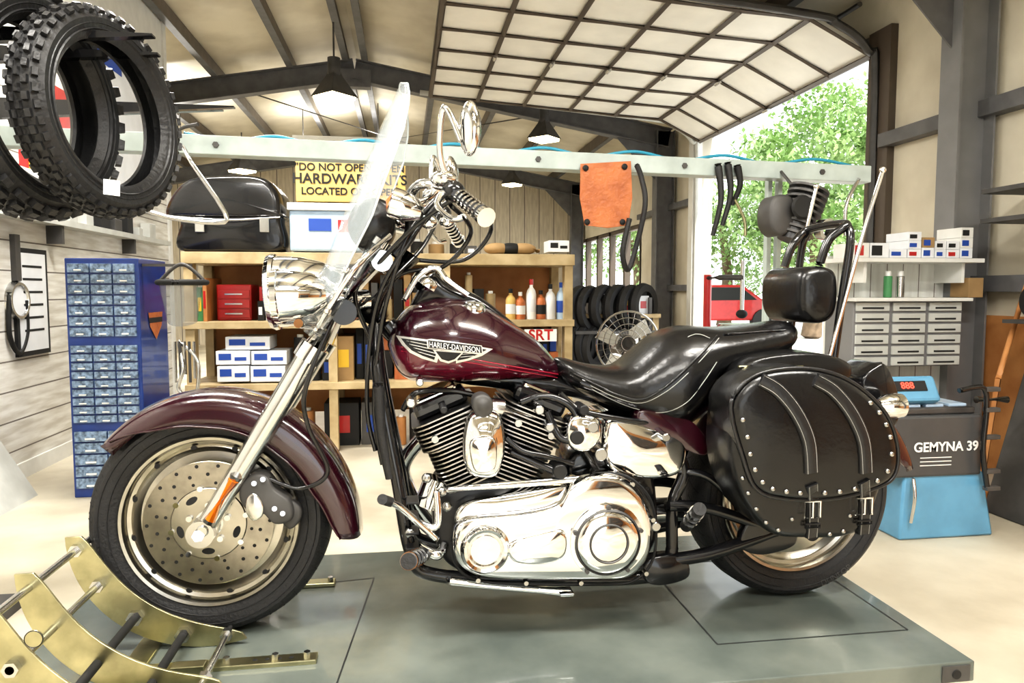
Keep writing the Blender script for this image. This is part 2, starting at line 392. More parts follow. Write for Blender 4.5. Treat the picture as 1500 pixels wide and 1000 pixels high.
def fill_fixture(x,y,z,e,up=.4):  # added fill lights on hangers: down for the room, up for the ceiling
    g=group('added_fill_light')
    box2('housing',(x-.75,y-.16,z+.02),(x+.75,y+.16,z+.08),'white',g)
    cyl('hang_a',(x-.6,y,z+.08),(x-.6,y,roof(x-.6)),.008,'steelg',g); cyl('hang_b',(x+.6,y,z+.08),(x+.6,y,roof(x+.6)),.008,'steelg',g)
    for nm,zz,rot,ee in(('fill_down',z,0,e),('fill_up',z+.09,math.pi,e*up)):
        if ee<=0: continue
        l=bpy.data.lights.new(nm,'AREA'); l.shape='RECTANGLE'; l.size=1.45; l.size_y=.28; l.energy=ee; l.color=(1,.97,.91)
        o=bpy.data.objects.new(nm,l); o.location=(x,y,zz); o.rotation_euler=(rot,0,0); link(o,g)
fill_fixture(-1.0,1.3,3.2,75); fill_fixture(1.6,1.0,3.1,75); fill_fixture(.2,-1.2,3.3,90); fill_fixture(-1.2,4.3,3.45,95,.35); fill_fixture(-3.6,10.5,3.0,120,.6); fill_fixture(-1,12.2,3.55,90,.25)
# outside
def tree(x,y,h,r,seed):
    rnd=random.Random(seed); g=group('tree')
    tube('trunk',[(x,y,-.1),(x+.1,y,h*.3),(x-.1,y+.1,h*.6)],.2,'bark',g,radii=[.25,.16,.08])
    vs=[];fs=[]
    blobs=[(Vector((x+rnd.uniform(-r,r)*.75,y+rnd.uniform(-r,r)*.7,h*rnd.uniform(.22,.95))),r*rnd.uniform(.22,.45)) for _ in range(28)]
    for c,br_ in blobs:
        for _ in range(260):
            d=Vector((rnd.gauss(0,1),rnd.gauss(0,1),rnd.gauss(0,1))).normalized()*br_*rnd.uniform(.5,1)
            p=c+d; a=Vector((rnd.gauss(0,1),rnd.gauss(0,1),rnd.gauss(0,1))).normalized()*.09; s,t=frame(a)
            b=s*.055; k=len(vs); vs+= [p-a,p+b,p+a,p-b]; fs.append((k,k+1,k+2,k+3))
    mesh('foliage',vs,fs,'leaf',g)
tree(12.3,17.5,6.6,2.5,1); tree(10.0,21.5,5.4,2.4,2); tree(7.9,24,4.8,2.3,3); tree(17,19,7,3.0,4); tree(9.8,16.2,5.6,2.0,6)
sd=group('street_sedan')
cc=Vector((8.2,18.2,0))
prism('body',[(cc.x-2.1,.35),(cc.x-2.1,.75),(cc.x-1.2,.85),(cc.x-.6,1.3),(cc.x+.7,1.3),(cc.x+1.3,.9),(cc.x+2.1,.8),(cc.x+2.1,.35)],18,19.6,'red',sd,bevel=.05)
prism('glass',[(cc.x-1.0,.88),(cc.x-.55,1.23),(cc.x+.65,1.23),(cc.x+1.1,.9)],17.98,19.62,'dark',sd)
for x in(-1.3,1.3): lathe('wheel',[(0,-.1),(.2,-.1),(.32,-.1),(.33,0),(.32,.1),(.2,.1)],(cc.x+x,18.05,.33),(0,1,0),'rubber',sd,seg=24)
# ================================================================== LIFT TABLE
tb=group('motorcycle_lift_table')
X0,X1,Y0,Y1=-1.0,1.455,1.6,2.62
box2('deck',(X0,Y0,TZ-.055),(X1,Y1,TZ),'table',tb,bevel=.004)
box2('skirt',(X0+.05,Y0+.05,.05),(X1-.06,Y1-.05,TZ-.05),'dark',tb)
for x in(X0+.1,X1-.15): box2('base_foot',(x-.05,Y0+.02,0),(x+.05,Y1-.02,.06),'steelg',tb)
def seam(a,b,w=.0022):
    a=Vector(a);b=Vector(b);d=(b-a).normalized();s=Vector((-d.y,d.x,0))*w
    mesh('seam',[a-s,a+s,b+s,b-s],[(0,1,2,3)],'line',tb)
zt=TZ+.001
S=[TF(*p,zt) for p in((390,862),(548,846),(490,1010),(300,1040))]
for a,b in zip(S,S[1:]): seam(a,b)
S=[(.83,2.35,zt),(1.4,2.35,zt),(1.4,1.78,zt),(.83,1.78,zt)]
for a,b in zip(S,S[1:]+S[:1]): seam(a,b)
cyl('bolt',(1.40,Y0-.006,TZ-.03),(1.40,Y0+.01,TZ-.03),.012,'dark',tb); box2('latch_plate',(1.36,Y0-.003,TZ-.05),(1.44,Y0,TZ-.008),'steelg',tb)
# ================================================================== WHEEL CHOCK
ck=group('wheel_chock')
FX,FZ,R=-.535,TZ+.325,.325
def crescent(name,Y,th,a0=181,a1=287):
    N=28; inner=[];outer=[]
    for i in range(N+1):
        t=i/N; a=math.radians(a0+(a1-a0)*t)
        k=math.sin(math.pi*t)**.45 if 0<t<1 else 0
        ro=.345; ri=.318-.074*k
        if i in(0,N): ri=.305
        outer.append((FX+ro*math.cos(a),FZ+min(ro,.324)*math.sin(a))); inner.append((FX+ri*math.cos(a),FZ+ri*math.sin(a)))
    pts=outer+inner[::-1]
    n=len(pts)
    vs=[(x,Y-th/2,z) for x,z in pts]+[(x,Y+th/2,z) for x,z in pts]; fs=[]
    for i in range(N):
        j=n-1-i; fs.append((i,i+1,j-1,j)); fs.append((n+i,n+j,n+j-1,n+i+1))
    for i in range(n): fs.append((i,(i+1)%n,n+(i+1)%n,n+i))
    mesh(name,vs,fs,'brass',ck,smooth=True,autos=30,bevel=.001)
for i,Y in enumerate((1.56,1.73,1.975,2.215)): crescent('cradle_plate_%d'%i,Y,.007)
def rod(a,y0,y1,m='chromer',r=.009,rr=.318):
    x=FX+rr*math.cos(math.radians(a)); z=FZ+rr*math.sin(math.radians(a))
    cyl('rod',(x,y0,z),(x,y1,z),r,m,ck,seg=16)
    for y in(1.55,1.74,1.965): 
        if y0-.02<=y<=y1+.02: cyl('nut',(x,y-.010,z),(x,y+.010,z),r*1.9,'chromer',ck,seg=6)
rod(187,1.54,2.23); rod(232,1.54,1.98,'dark',.011,.29); rod(280,1.54,2.0,rr=.295); rod(207,1.54,2.22,rr=.30); rod(258,1.54,1.98,'dark',.011,.29)
def cbar(nm,x0,y0,x1,y1,h=.012): box2(nm,(x0,y0,TZ),(x1,y1,TZ+h),'brass',ck,.002)
cbar('base_bar',-.78,1.835,-.235,1.878)
cbar('base_bar_near',-.78,1.62,-.30,1.66)
cbar('base_bar_far',-.72,2.325,-.235,2.37)
cbar('cross_bar',-.72,1.62,-.66,2.37,.010)
cbar('clamp_block',-.58,1.80,-.50,1.835,.035)
for x in(-.26,-.34,-.46): cyl('bolt',(x,1.856,TZ+.01),(x,1.856,TZ+.026),.009,'chromer',ck,seg=6)
for x in(-.25,-.36): cyl('bolt',(x,2.347,TZ+.01),(x,2.347,TZ+.025),.009,'chromer',ck,seg=6)
for k in range(4): cyl('slot',(-.30-.03*k,1.857,TZ+.0121),(-.30-.03*k,1.857,TZ+.0125),.006,'dark',ck,seg=12)
pm=T(50,935,1.553)
lathe('maker_plate',[(0,-.003),(.018,-.003),(.0185,0)],pm,(0,1,0),'brass',ck,seg=24)
lathe('maker_plate_ring',[(.0165,-.003),(.0175,-.0045),(.0185,-.003)],pm,(0,1,0),'dark',ck,seg=24)
# ================================================================== MOTORCYCLE
bk=group('motorcycle')
RXW,RZW=1.19,TZ+.325
tprof=[(.225,-.055),(.24,-.066),(.27,-.077),(.295,-.078),(.312,-.064),(.321,-.04),(.325,0),(.321,.04),(.312,.064),(.295,.078),(.27,.077),(.24,.066),(.225,.055)]
def tprofx(R,w): return [(r*R/.325,y*w/.078) for r,y in tprof]
lathe('front_tyre',tprof,(FX,YB,FZ),(0,1,0),'rubber',bk,seg=96)
lathe('rear_tyre',tprofx(.325,.088),(RXW,YB,RZW),(0,1,0),'rubber',bk,seg=96)
for wn_,cx,cz,w in(('front',FX,FZ,.078),('rear',RXW,RZW,.088)):
    vs=[];fs=[]
    for i in range(44):
        a=2*math.pi*i/44
        for s in(-1,1):
            P=[]
            for t in range(5):
                q=t/4; y=s*(.012+q*(w*.8)); 
                rr=interp([(0,.3258),(.04/.078*w,.3222),(.064/.078*w,.3135),(w,.297)],abs(y)); aa=a+.10*q+(.07 if s>0 else 0)
                for d in(-.006,.006):
                    P.append((cx+rr*math.cos(aa+d),YB+y,cz+rr*math.sin(aa+d)))
            k=len(vs); vs+=P
            for t in range(4): fs.append((k+2*t,k+2*t+1,k+2*t+3,k+2*t+2))
    mesh(wn_+'_tread_grooves',vs,fs,'dark',bk)
    for rr,yy in ((.262,-.0755*w/.078),(.285,-.0790*w/.078)):
        lathe(wn_+'_sidewall_rib',[(rr-.0012,yy+.001),(rr,yy-.0015),(rr+.0012,yy+.001)],(cx,YB,cz),(0,1,0),'rubber',bk,seg=96)
def arctext(nm,s,cx,cz,y,r,a_mid,size,m):
    try:
        tcu=bpy.data.curves.new('t','FONT'); tcu.body=s; tcu.size=size; to=bpy.data.objects.new('t',tcu); sc.collection.objects.link(to)
        bpy.context.view_layer.update(); dg=bpy.context.evaluated_depsgraph_get(); me=bpy.data.meshes.new_from_object(to.evaluated_get(dg)); bpy.data.objects.remove(to)
        xs=[v.co.x for v in me.vertices]; mid=(max(xs)+min(xs))/2
        for v in me.vertices:
            a=math.radians(a_mid)-(-1 if math.sin(math.radians(a_mid))<0 else 1)*(v.co.x-mid)/r
            rr=r+(v.co.y if math.sin(math.radians(a_mid))>0 else -v.co.y)
            v.co=Vector((cx+rr*math.cos(a),y,cz+rr*math.sin(a)))
        me.materials.clear(); me.materials.append(M[m]); link(bpy.data.objects.new(nm,me),bk)
    except Exception as e: print('arc',e)
M['tlet']=mat('tyre_lettering',(.07,.07,.07),.5)
arctext('rear_tyre_lettering','DUNLOP',RXW,RZW,YB-.0905,.300,-62,.028,'tlet')
arctext('front_tyre_lettering','TOURING',FX,FZ,YB-.0805,.298,-112,.024,'tlet')
def wheel(cx,cz,nm,w=.06):
    lathe(nm+'_rim',[(.232,-w-.004),(.240,-w-.010),(.236,-w-.014),(.228,-w-.012),(.224,-w-.004),(.222,-w+.012),(.212,-w+.016),(.205,-w+.012),(.200,-w+.018),(.190,-w+.026),(.06,-w+.014),(.05,-w-.012),(.0,-w-.014)],(cx,YB,cz),(0,1,0),'alloy',bk,seg=96)
    lathe(nm+'_rim_far',[(.236,w+.004),(.242,w+.008),(.226,w+.006),(.205,w-.02),(.0,w-.01)],(cx,YB,cz),(0,1,0),'alloy',bk,seg=64)
wheel(FX,FZ,'front_wheel'); wheel(RXW,RZW,'rear_wheel',.068)
def ringdisc(nm,cx,cz,y,ri,ro,th,m,seg=96):
    return lathe(nm,[(ri,-th),(ro-.001,-th),(ro,-th+.001),(ro,th),(ri,th)],(cx,y,cz),(0,1,0),m,bk,seg=seg,closed=True)
def holes(nm,cx,cz,y,r,n,rh,m='dark',ph=0,sx=1):
    vs=[];fs=[]
    for i in range(n):
        a=2*math.pi*i/n+ph; c=Vector((cx+r*math.cos(a),y,cz+r*math.sin(a))); k=len(vs)
        er=Vector((math.cos(a),0,math.sin(a))); et=Vector((-math.sin(a),0,math.cos(a)))
        for j in range(14):
            b=2*math.pi*j/14; vs.append(c+er*(rh*math.cos(b))+et*(rh*sx*math.sin(b)))
        fs.append(tuple(range(k,k+14)))
    mesh(nm,vs,fs,m,bk)
holes('front_wheel_slots',FX,FZ,YB-.0515,.208,12,.0065,'dark',.2,1.3)
holes('rear_wheel_slots',RXW,RZW,YB-.056,.150,10,.024,'dark',.2,1)
ringdisc('front_rotor',FX,FZ,YB-.078,.100,.172,.0025,'steel')
ringdisc('front_rotor_carrier',FX,FZ,YB-.080,.03,.098,.003,'alloy')
for k,(r,n,rh) in enumerate(((.160,18,.005),(.136,18,.005),(.113,12,.0045))):
    holes('rotor_holes_%d'%k,FX,FZ,YB-.0812,r,n,rh,'dark',k*.17)
for k in range(8):
    a=2*math.pi*k/8+.2; cyl('rotor_bobbin',(FX+.099*math.cos(a),YB-.075,FZ+.099*math.sin(a)),(FX+.099*math.cos(a),YB-.088,FZ+.099*math.sin(a)),.0075,'chrome',bk,seg=12)
for k in range(5):
    a=2*math.pi*k/5+.3; cyl('carrier_bolt',(FX+.052*math.cos(a),YB-.08,FZ+.052*math.sin(a)),(FX+.052*math.cos(a),YB-.092,FZ+.052*math.sin(a)),.008,'chrome',bk,seg=12)
holes('carrier_windows',FX,FZ,YB-.0835,.077,5,.009,'dark',.9,1.9)
lathe('front_hub',[(0,-.15),(.012,-.15),(.016,-.145),(.018,-.12),(.03,-.118),(.032,-.085),(.045,-.08),(.045,-.05)],(FX,YB,FZ),(0,1,0),'chromer',bk,seg=40)
ringdisc('rear_rotor',RXW,RZW,YB+.08,.1,.145,.003,'steel')
lathe('rear_hub',[(0,-.13),(.02,-.13),(.025,-.12),(.03,-.07),(.06,-.06)],(RXW,YB,RZW),(0,1,0),'chrome',bk,seg=40)
pillow('brake_caliper',xz([(352,712),(372,694),(392,698),(402,716),(425,735),(428,760),(404,768),(385,752),(368,752),(352,735)],YB-.12),YB-.06,YB-.125,'steelg',bk,r=.010,dome=.004)
pillow('caliper_piston_cover',xz([(362,728),(374,722),(386,738),(384,756),(370,762),(360,748)],YB-.13),YB-.11,YB-.135,'chromer',bk,r=.006,dome=.003)
for (u,v) in((372,708),(402,745),(414,752),(385,702)): cyl('caliper_bolt',B(u,v,-.12),B(u,v,-.134),.007,'chromer',bk,seg=12)
pillow('caliper_bridge',xz([(398,735),(418,728),(440,745),(438,765),(420,775)],YB-.10),YB-.05,YB-.10,'steelg',bk,r=.01,dome=.003)
def fender(nm,cx,cz,a0,a1,ro,ri,hw,N=48,m='cherry'):
    vs=[];fs=[];K=0
    for i in range(N+1):
        a=a0+(a1-a0)*i/N; o=interp(ro,a); n_=interp(ri,a); ar=math.radians(a)
        sec=[(-1.0,n_),(-1.0,n_+(o-.045-n_)*.5),(-1.0,o-.045),(-.97,o-.03),(-.9,o-.018),(-.76,o-.008),(-.5,o-.002),(0,o+.002)]
        sec=sec+[(-y,r) for y,r in sec[-2::-1]]; K=len(sec)
        for y,r in sec: vs.append((cx+r*math.cos(ar),YB+y*hw,cz+r*math.sin(ar)))
    for i in range(N):
        for k in range(K-1): fs.append((i*K+k,i*K+k+1,(i+1)*K+k+1,(i+1)*K+k))
    return mesh(nm,vs,fs,m,bk,smooth=True,solid=.005)
RI=[(-9,.355),(-2,.325),(17,.285),(45,.266),(90,.268),(115,.290),(130,.325),(139,.345)]
fender('front_fender',FX,FZ,-9,139,[(-9,.408),(20,.376),(45,.362),(90,.358),(130,.352),(139,.352)],RI,.10)
ed=[]
for a in range(-9,140,6):
    r=interp(RI,a); ar=math.radians(a)
    ed.append((FX+r*math.cos(ar),YB-.103,FZ+r*math.sin(ar)))
tube('front_fender_bead',ed,.003,'cherry',bk,n=3)
fender('rear_fender',RXW,RZW,12,150,[(12,.40),(60,.375),(150,.37)],[(12,.36),(30,.29),(90,.27),(150,.28)],.115)
# forks
for s in(-1,1):
    dy=.115*s
    a=B(297,778,-.115); b=B(452,522,-.115); c=B(556,362,-.115); 
    Yl=YB+dy
    a.y=b.y=c.y=Yl
    tube('fork_slider',[a,a.lerp(b,.5),b],.03,'chromer',bk,radii=[.026,.029,.033])
    tube('fork_cover',[b,c],.036,'chrome',bk,smoothp=False,seg=24)
    d=(c-b).normalized()
    cyl('fork_collar',b-d*.01,b+d*.035,.040,'chrome',bk)
    cyl('fork_cap',c,c+d*.02,.03,'chrome',bk)
    cyl('fork_axle_lug',a+Vector((0,-.03,0)),a+Vector((0,.03,0)),.036,'chromer',bk)
    if s<0:
        e0=B(309,760,-.15); e1=B(343,702,-.15)
        tube('reflector_base',[e0-d*.012,e1+d*.012],.017,'chromer',bk,smoothp=False,seg=8)
        e0.y-=.008;e1.y-=.008
        tube('amber_reflector',[e0,e1],.0145,'amber',bk,smoothp=False,seg=8)
cyl('axle_nut',B(290,785,-.155),B(290,785,-.10),.016,'chrome',bk,seg=6)
cyl('lower_clamp',(B(510,455,0).x,YB-.15,B(510,455).z),(B(510,455,0).x,YB+.15,B(510,455).z),.034,'black',bk)
cyl('upper_clamp',(B(562,385,0).x,YB-.15,B(562,385).z),(B(562,385,0).x,YB+.15,B(562,385).z),.028,'chrome',bk)
tube('steering_head',[B(535,470),B(600,370)],.04,'black',bk,smoothp=False,seg=20)
ax=Vector((-1,0,-.05)).normalized()
hx=B(418,427,0)
lathe('headlamp_shell',[(0,-.17),(.045,-.155),(.078,-.11),(.095,-.05),(.10,0),(.10,.018),(.106,.02),(.108,.03),(.102,.042),(.094,.045)],hx,ax,'chrome',bk)
lathe('headlamp_lens',[(0,.058),(.05,.054),(.092,.043)],hx,ax,'glass',bk)
lathe('headlamp_reflector',[(0,-.02),(.05,-.005),(.09,.038)],hx,ax,'chrome',bk)
for s in(-1,1):
    p=Vector((hx.x+.035,YB+s*.20,hx.z-.01))
    lathe('spot_lamp_shell',[(0,-.11),(.03,-.10),(.055,-.065),(.064,-.01),(.066,.015),(.070,.018),(.068,.032),(.058,.034)],p,ax,'chrome',bk,seg=48)
    lathe('spot_lamp_lens',[(0,.04),(.058,.032)],p,ax,'chromer',bk,seg=40)
tube('lamp_bar',[(p.x+.03,YB-.22,p.z-.07),(p.x+.05,YB,p.z-.085),(p.x+.03,YB+.22,p.z-.07)],.012,'chrome',bk)
tube('nacelle_bracket',[hx+Vector((.05,-.03,0)),B(500,440,-.04),B(540,440,-.02)],.03,'chrome',bk)
for s in(-1,1):
    p=Vector((B(590,303,-.2).x,YB+s*.22,B(590,303,-.2).z))
    lathe('front_turn_signal',[(0,-.055),(.02,-.05),(.036,-.02),(.04,.01),(.04,.03),(.034,.034)],p,(-.9,0,.3),'chrome',bk,seg=32)
    lathe('front_turn_lens',[(0,.045),(.036,.032)],p,(-.9,0,.3),'amber',bk,seg=32)
    tube('signal_stalk',[p,(p.x+.06,YB+s*.2,p.z+.02),(p.x+.1,YB+s*.18,p.z+.06)],.009,'chrome',bk)
# windshield
cl=catmull([B(447,482),B(458,445),B(482,375),B(512,300),B(552,205),B(585,130)],5)
vs=[];fs=[];NS=20
for i,p in enumerate(cl):
    t=i/(len(cl)-1)
    w=interp([(0,.15),(.12,.20),(.25,.22),(.55,.255),(.8,.235),(.9,.20),(.96,.15),(1,.06)],t)
    for j in range(NS+1):
        s=-1+2*j/NS
        vs.append((p.x+.085*(s*w/.25)**2,YB+s*w,p.z-.02*(s*w/.25)**2))
for i in range(len(cl)-1):
    for j in range(NS): fs.append((i*(NS+1)+j,i*(NS+1)+j+1,(i+1)*(NS+1)+j+1,(i+1)*(NS+1)+j))
mesh('windshield',vs,fs,'glass',bk,smooth=True,solid=.004)
W=NS+1
rim=[vs[i*W] for i in range(len(cl))]+[vs[(len(cl)-1)*W+j] for j in range(1,NS)]+[vs[i*W+NS] for i in range(len(cl)-1,-1,-1)]
tube('windshield_edge',rim,.003,'glassedge',bk,smoothp=False,seg=6)
for t in(.2,.36):
    i=int(t*(len(cl)-1)); tube('windshield_brace',[Vector(vs[i*W+j])+Vector((.006,0,0)) for j in range(0,W,2)],.006,'chrome',bk)
for s in(0,NS):
    tube('shield_bracket',[Vector(vs[int(.1*len(cl))*W+s]),Vector(vs[int(.36*len(cl))*W+s])+Vector((.02,0,0)),B(572,350)+Vector((0,-.13 if s==0 else .13,0))],.008,'chrome',bk)
    for t in(.1,.22,.36): ball('shield_bolt',Vector(vs[int(t*len(cl))*W+s])+Vector((0,-.004,0)),(.008,.008,.008),'chrome',bk,seg=12)
pillow('dash_bag',xz([(508,330),(520,298),(548,288),(572,300),(578,335),(560,358),(525,362)],YB-.12),YB+.12,YB-.12,'leather',bk,r=.02,dome=.01)
# bars
def mir(p): return Vector((p[0],2*YB-p[1],p[2]))
bar=[Vector((.02,YB,1.36)),Vector((.0,YB-.10,1.37)),Vector((.035,YB-.19,1.43)),Vector((.10,YB-.25,1.425)),Vector((.131,YB-.28,1.40)),Vector((.185,YB-.41,1.335))]
for s in(0,1):
    f=(lambda q:q) if s==0 else mir
    bb=[f(b) for b in bar]
    tube('handlebar',bb[:5],.0135,'chrome',bk)
    g0,g1=bb[4],bb[5]; d=(g1-g0)
    tube('grip',[g0,g1],.019,'rubber',bk,smoothp=False,seg=20)
    for k in range(6):
        q=g0+d*(.2+.13*k); cyl('grip_ring',q,q+d*.06,.022,'chrome',bk,seg=24)
    cyl('grip_end',g1,g1+d*.10,.024,'chrome',bk,seg=24)
    ball('switch_housing',g0-d*.12,(.03,.035,.028),'black',bk)
    ball('master_cylinder',g0+Vector((-.03,.02 if s==0 else -.02,.04)),(.035,.03,.022),'chrome',bk)
    tube('lever',[g0+Vector((-.035,0,0)),g0+d*.3+Vector((-.065,0,-.015)),g0+d*.8+Vector((-.06,0,-.02)),g1+Vector((-.045,0,-.005))],.008,'chrome',bk,radii=[.011,.008,.007,.009])
    m0=f(Vector((.115,YB-.26,1.43))); mc=f(T(688,188,YB-.36))
    tube('mirror_stem',[m0,f(Vector((.09,YB-.29,1.50))),f(Vector((.10,YB-.33,1.60))),mc+Vector((-.02,0,-.03))],.008,'chrome',bk)
    Rm=Matrix.Rotation(.45 if s==0 else -.45,3,'Z')
    ball('mirror_shell',mc,(.022,.036,.066),'chrome',bk,R=Rm)
    ball('mirror_recess',mc+Rm@Vector((.006,0,0)),(.0195,.030,.056),'dark' if s==0 else 'chrome',bk,R=Rm)
    ball('mirror_glass',mc+Rm@Vector((.009,0,0)),(.019,.026,.050),'chromer',bk,R=Rm)
for (u,v,dy,r) in((632,285,-.05,.02),(640,300,.05,.02),(612,300,0,.022),(655,325,0,.018),(628,325,-.08,.02)):
    ball('control_part',B(u,v,dy),(r*1.3,r,r),'chrome',bk)
for dy in(-.06,.06):
    tube('riser',[B(575,375,dy),B(600,345,dy),(.02,YB+dy,1.36)],.018,'black',bk)
for i,(pts) in enumerate([
  [(665,290,-.26),(610,330,-.18),(560,380,-.15),(520,430,-.1),(545,500,-.06)],
  [(660,300,-.24),(690,340,-.12),(650,390,-.05),(590,400,-.03),(545,440,0)],
  [(640,290,-.1),(600,340,-.15),(572,420,-.14),(555,500,-.1),(548,600,-.08),(560,680,-.08)],
  [(645,290,-.1),(606,345,-.15),(560,420,-.14),(542,500,-.1),(538,600,-.08),(550,660,-.08)],
  [(650,300,.1),(620,360,0),(560,430,-.1),(540,520,-.08)],
  [(665,285,-.26),(720,330,-.05),(680,380,0),(600,380,.0)],
  [(500,440,-.13),(450,560,-.16),(450,620,-.13),(480,690,-.11),(440,715,-.10),(390,700,-.11)]]):
    tube('cable_%d'%i,[B(*p) for p in pts],.0065,'black',bk,n=10,seg=8)
tube('cable_wrap',[B(554,560,-.12),B(560,640,-.12),B(572,700,-.12)],.014,'rubber',bk)
# tank
top=xz([(566,500),(578,463),(610,443),(655,434),(700,444),(750,472),(795,505),(838,552)],YB-.02)
bot=xz([(566,518),(580,556),(610,566),(680,566),(740,564),(790,563),(838,562)],YB-.14)
tm=mat('tank_two_tone',(.02,.002,.006),.2,0,1); nt=tm.node_tree; b=nt.nodes['Principled BSDF']
ge=nt.nodes.new('ShaderNodeNewGeometry'); se=nt.nodes.new('ShaderNodeSeparateXYZ'); nt.links.new(ge.outputs['Position'],se.inputs[0])
pa,pb=T(590,510,YB-.17),T(815,548,YB-.12); kk=(pb.z-pa.z)/(pb.x-pa.x)
m1=nt.nodes.new('ShaderNodeMath'); m1.operation='MULTIPLY_ADD'; m1.inputs[1].default_value=-kk; m1.inputs[2].default_value=-(pa.z-kk*pa.x)
nt.links.new(se.outputs['X'],m1.inputs[0]); m2=nt.nodes.new('ShaderNodeMath'); m2.operation='ADD'; nt.links.new(se.outputs['Z'],m2.inputs[0]); nt.links.new(m1.outputs[0],m2.inputs[1])
m3=nt.nodes.new('ShaderNodeMath'); m3.operation='LESS_THAN'; m3.inputs[1].default_value=0; nt.links.new(m2.outputs[0],m3.inputs[0])
mm=nt.nodes.new('ShaderNodeMix'); mm.data_type='RGBA'; mm.inputs[6].default_value=(.025,.002,.008,1); mm.inputs[7].default_value=(.11,.005,.02,1)
nt.links.new(m3.outputs[0],mm.inputs[0]); nt.links.new(mm.outputs[2],b.inputs['Base Color'])
tank=loftside('fuel_tank',top,bot,[(0,.10),(.12,.15),(.35,.175),(.6,.155),(.85,.085),(1,.04)],tm,bk,N=44,K=40,ex=2.3,ends=.16,zw=.15)
bvh=BVHTree.FromPolygons([v.co.copy() for v in tank.data.vertices],[tuple(p.vertices) for p in tank.data.polygons])
def onsurf(x,z,off=.003,bv=None):
    h=(bv or bvh).ray_cast(Vector((x,1.0,z)),Vector((0,1,0)))
    return Vector((x,h[0].y-off,z)) if h[0] else None
def tp(u,v,off=.003):
    p=T(u,v,YB-.165)
    for _ in range(3):
        q=onsurf(p.x,p.z,off)
        if q is None: return p
        p=T(u,v,q.y)
    q=onsurf(p.x,p.z,off); return q if q else p
def decal(name,pix,m,off):
    bm=bmesh.new(); vv=[bm.verts.new((u,v,0)) for u,v in pix]; f=bm.faces.new(vv)
    bmesh.ops.triangulate(bm,faces=bm.faces); 
    bmesh.ops.subdivide_edges(bm,edges=bm.edges,cuts=12,use_grid_fill=True)
    for v in bm.verts: v.co=tp(v.co.x,v.co.y,off)
    me=bpy.data.meshes.new(name); bm.to_mesh(me); bm.free(); me.materials.append(M[m])
    o=bpy.data.objects.new(name,me); link(o,bk)
for k,(v0,v1) in enumerate(((508,548),(514,553))):
    tube('tank_pinstripe_%d'%k,[tp(588+ (818-588)*i/14, v0+(v1-v0)*i/14,.001) for i in range(15)],.0012,'pin',bk,n=2,seg=6)
decal('tank_badge_wing_l_edge',[(580,491),(632,498),(648,504),(640,531),(618,525),(600,516),(589,505)],'gold',.003)
decal('tank_badge_wing_l',[(587,495),(632,501),(643,506),(636,527),(619,521),(603,513),(594,504)],'ink',.004)
decal('tank_badge_wing_r_edge',[(668,501),(722,511),(706,521),(686,528),(668,532)],'gold',.003)
decal('tank_badge_wing_r',[(670,504),(713,512),(702,518),(685,525),(670,528)],'ink',.004)
for k,(a,b_,c_,d_) in enumerate(((596,499,640,508),(600,504,640,513),(606,509,640,518),(612,515,640,523),(674,519,704,516),(674,523,694,521))):
    tube('tank_badge_feather_%d'%k,[tp(a+(c_-a)*i/6,b_+(d_-b_)*i/6,.0045) for i in range(7)],.0009,'gold',bk,n=2,seg=6)
decal('tank_badge_shield',[(634,512),(680,515),(668,528),(657,532),(645,529)],'gold',.0055)
decal('tank_badge_shield_inner',[(638,514),(676,517),(666,526),(657,529),(647,526)],'ink',.0065)
decal('tank_badge_bar_edge',[(625,497),(632,496),(706,506),(708,518),(702,519),(626,510)],'gold',.007)
decal('tank_badge_bar',[(627,498),(705,507),(706,517),(628,509)],'ink',.008)
try:
    tcu=bpy.data.curves.new('t','FONT'); tcu.body='HARLEY-DAVIDSON'; tcu.size=1; to=bpy.data.objects.new('t',tcu); sc.collection.objects.link(to)
    bpy.context.view_layer.update(); dg=bpy.context.evaluated_depsgraph_get(); me=bpy.data.meshes.new_from_object(to.evaluated_get(dg)); bpy.data.objects.remove(to)
    xs=[v.co.x for v in me.vertices]; w=max(xs)-min(xs); x00=min(xs)
    for v in me.vertices:
        s=(v.co.x-x00)/w; v.co=tp(629+74*s, 508+8.5*s - v.co.y*11.5, .0092)
    me.materials.clear(); me.materials.append(M['wht']); link(bpy.data.objects.new('tank_badge_lettering',me),bk)
except Exception as e: print('txt',e)
loftside('tank_console',xz([(600,445),(625,405),(640,398),(655,415),(700,432),(750,470),(790,505)],YB-.02),xz([(600,455),(625,452),(655,452),(700,460),(750,490),(790,520)],YB-.02),[(0,.035),(.3,.05),(.7,.035),(1,.012)],'black',bk,N=24,ends=.1)
lathe('speedometer',[(0,.01),(.045,.008),(.05,0),(.05,-.02),(.03,-.04)],B(630,412,0),(.55,0,.83),'chrome',bk)
for s in(-1,1):
    p=B(700,447,0)+Vector((-.02,s*.075,-.01)); lathe('fuel_cap',[(0,.022),(.025,.02),(.032,.012),(.034,0),(.034,-.01)],p,(.1,s*.2,1),'chrome',bk,seg=32)
tube('console_trim',[B(592,440,-.05),B(612,405,-.06),B(638,392,-.06),B(655,410,-.06),B(685,432,-.06)],.009,'chrome',bk)
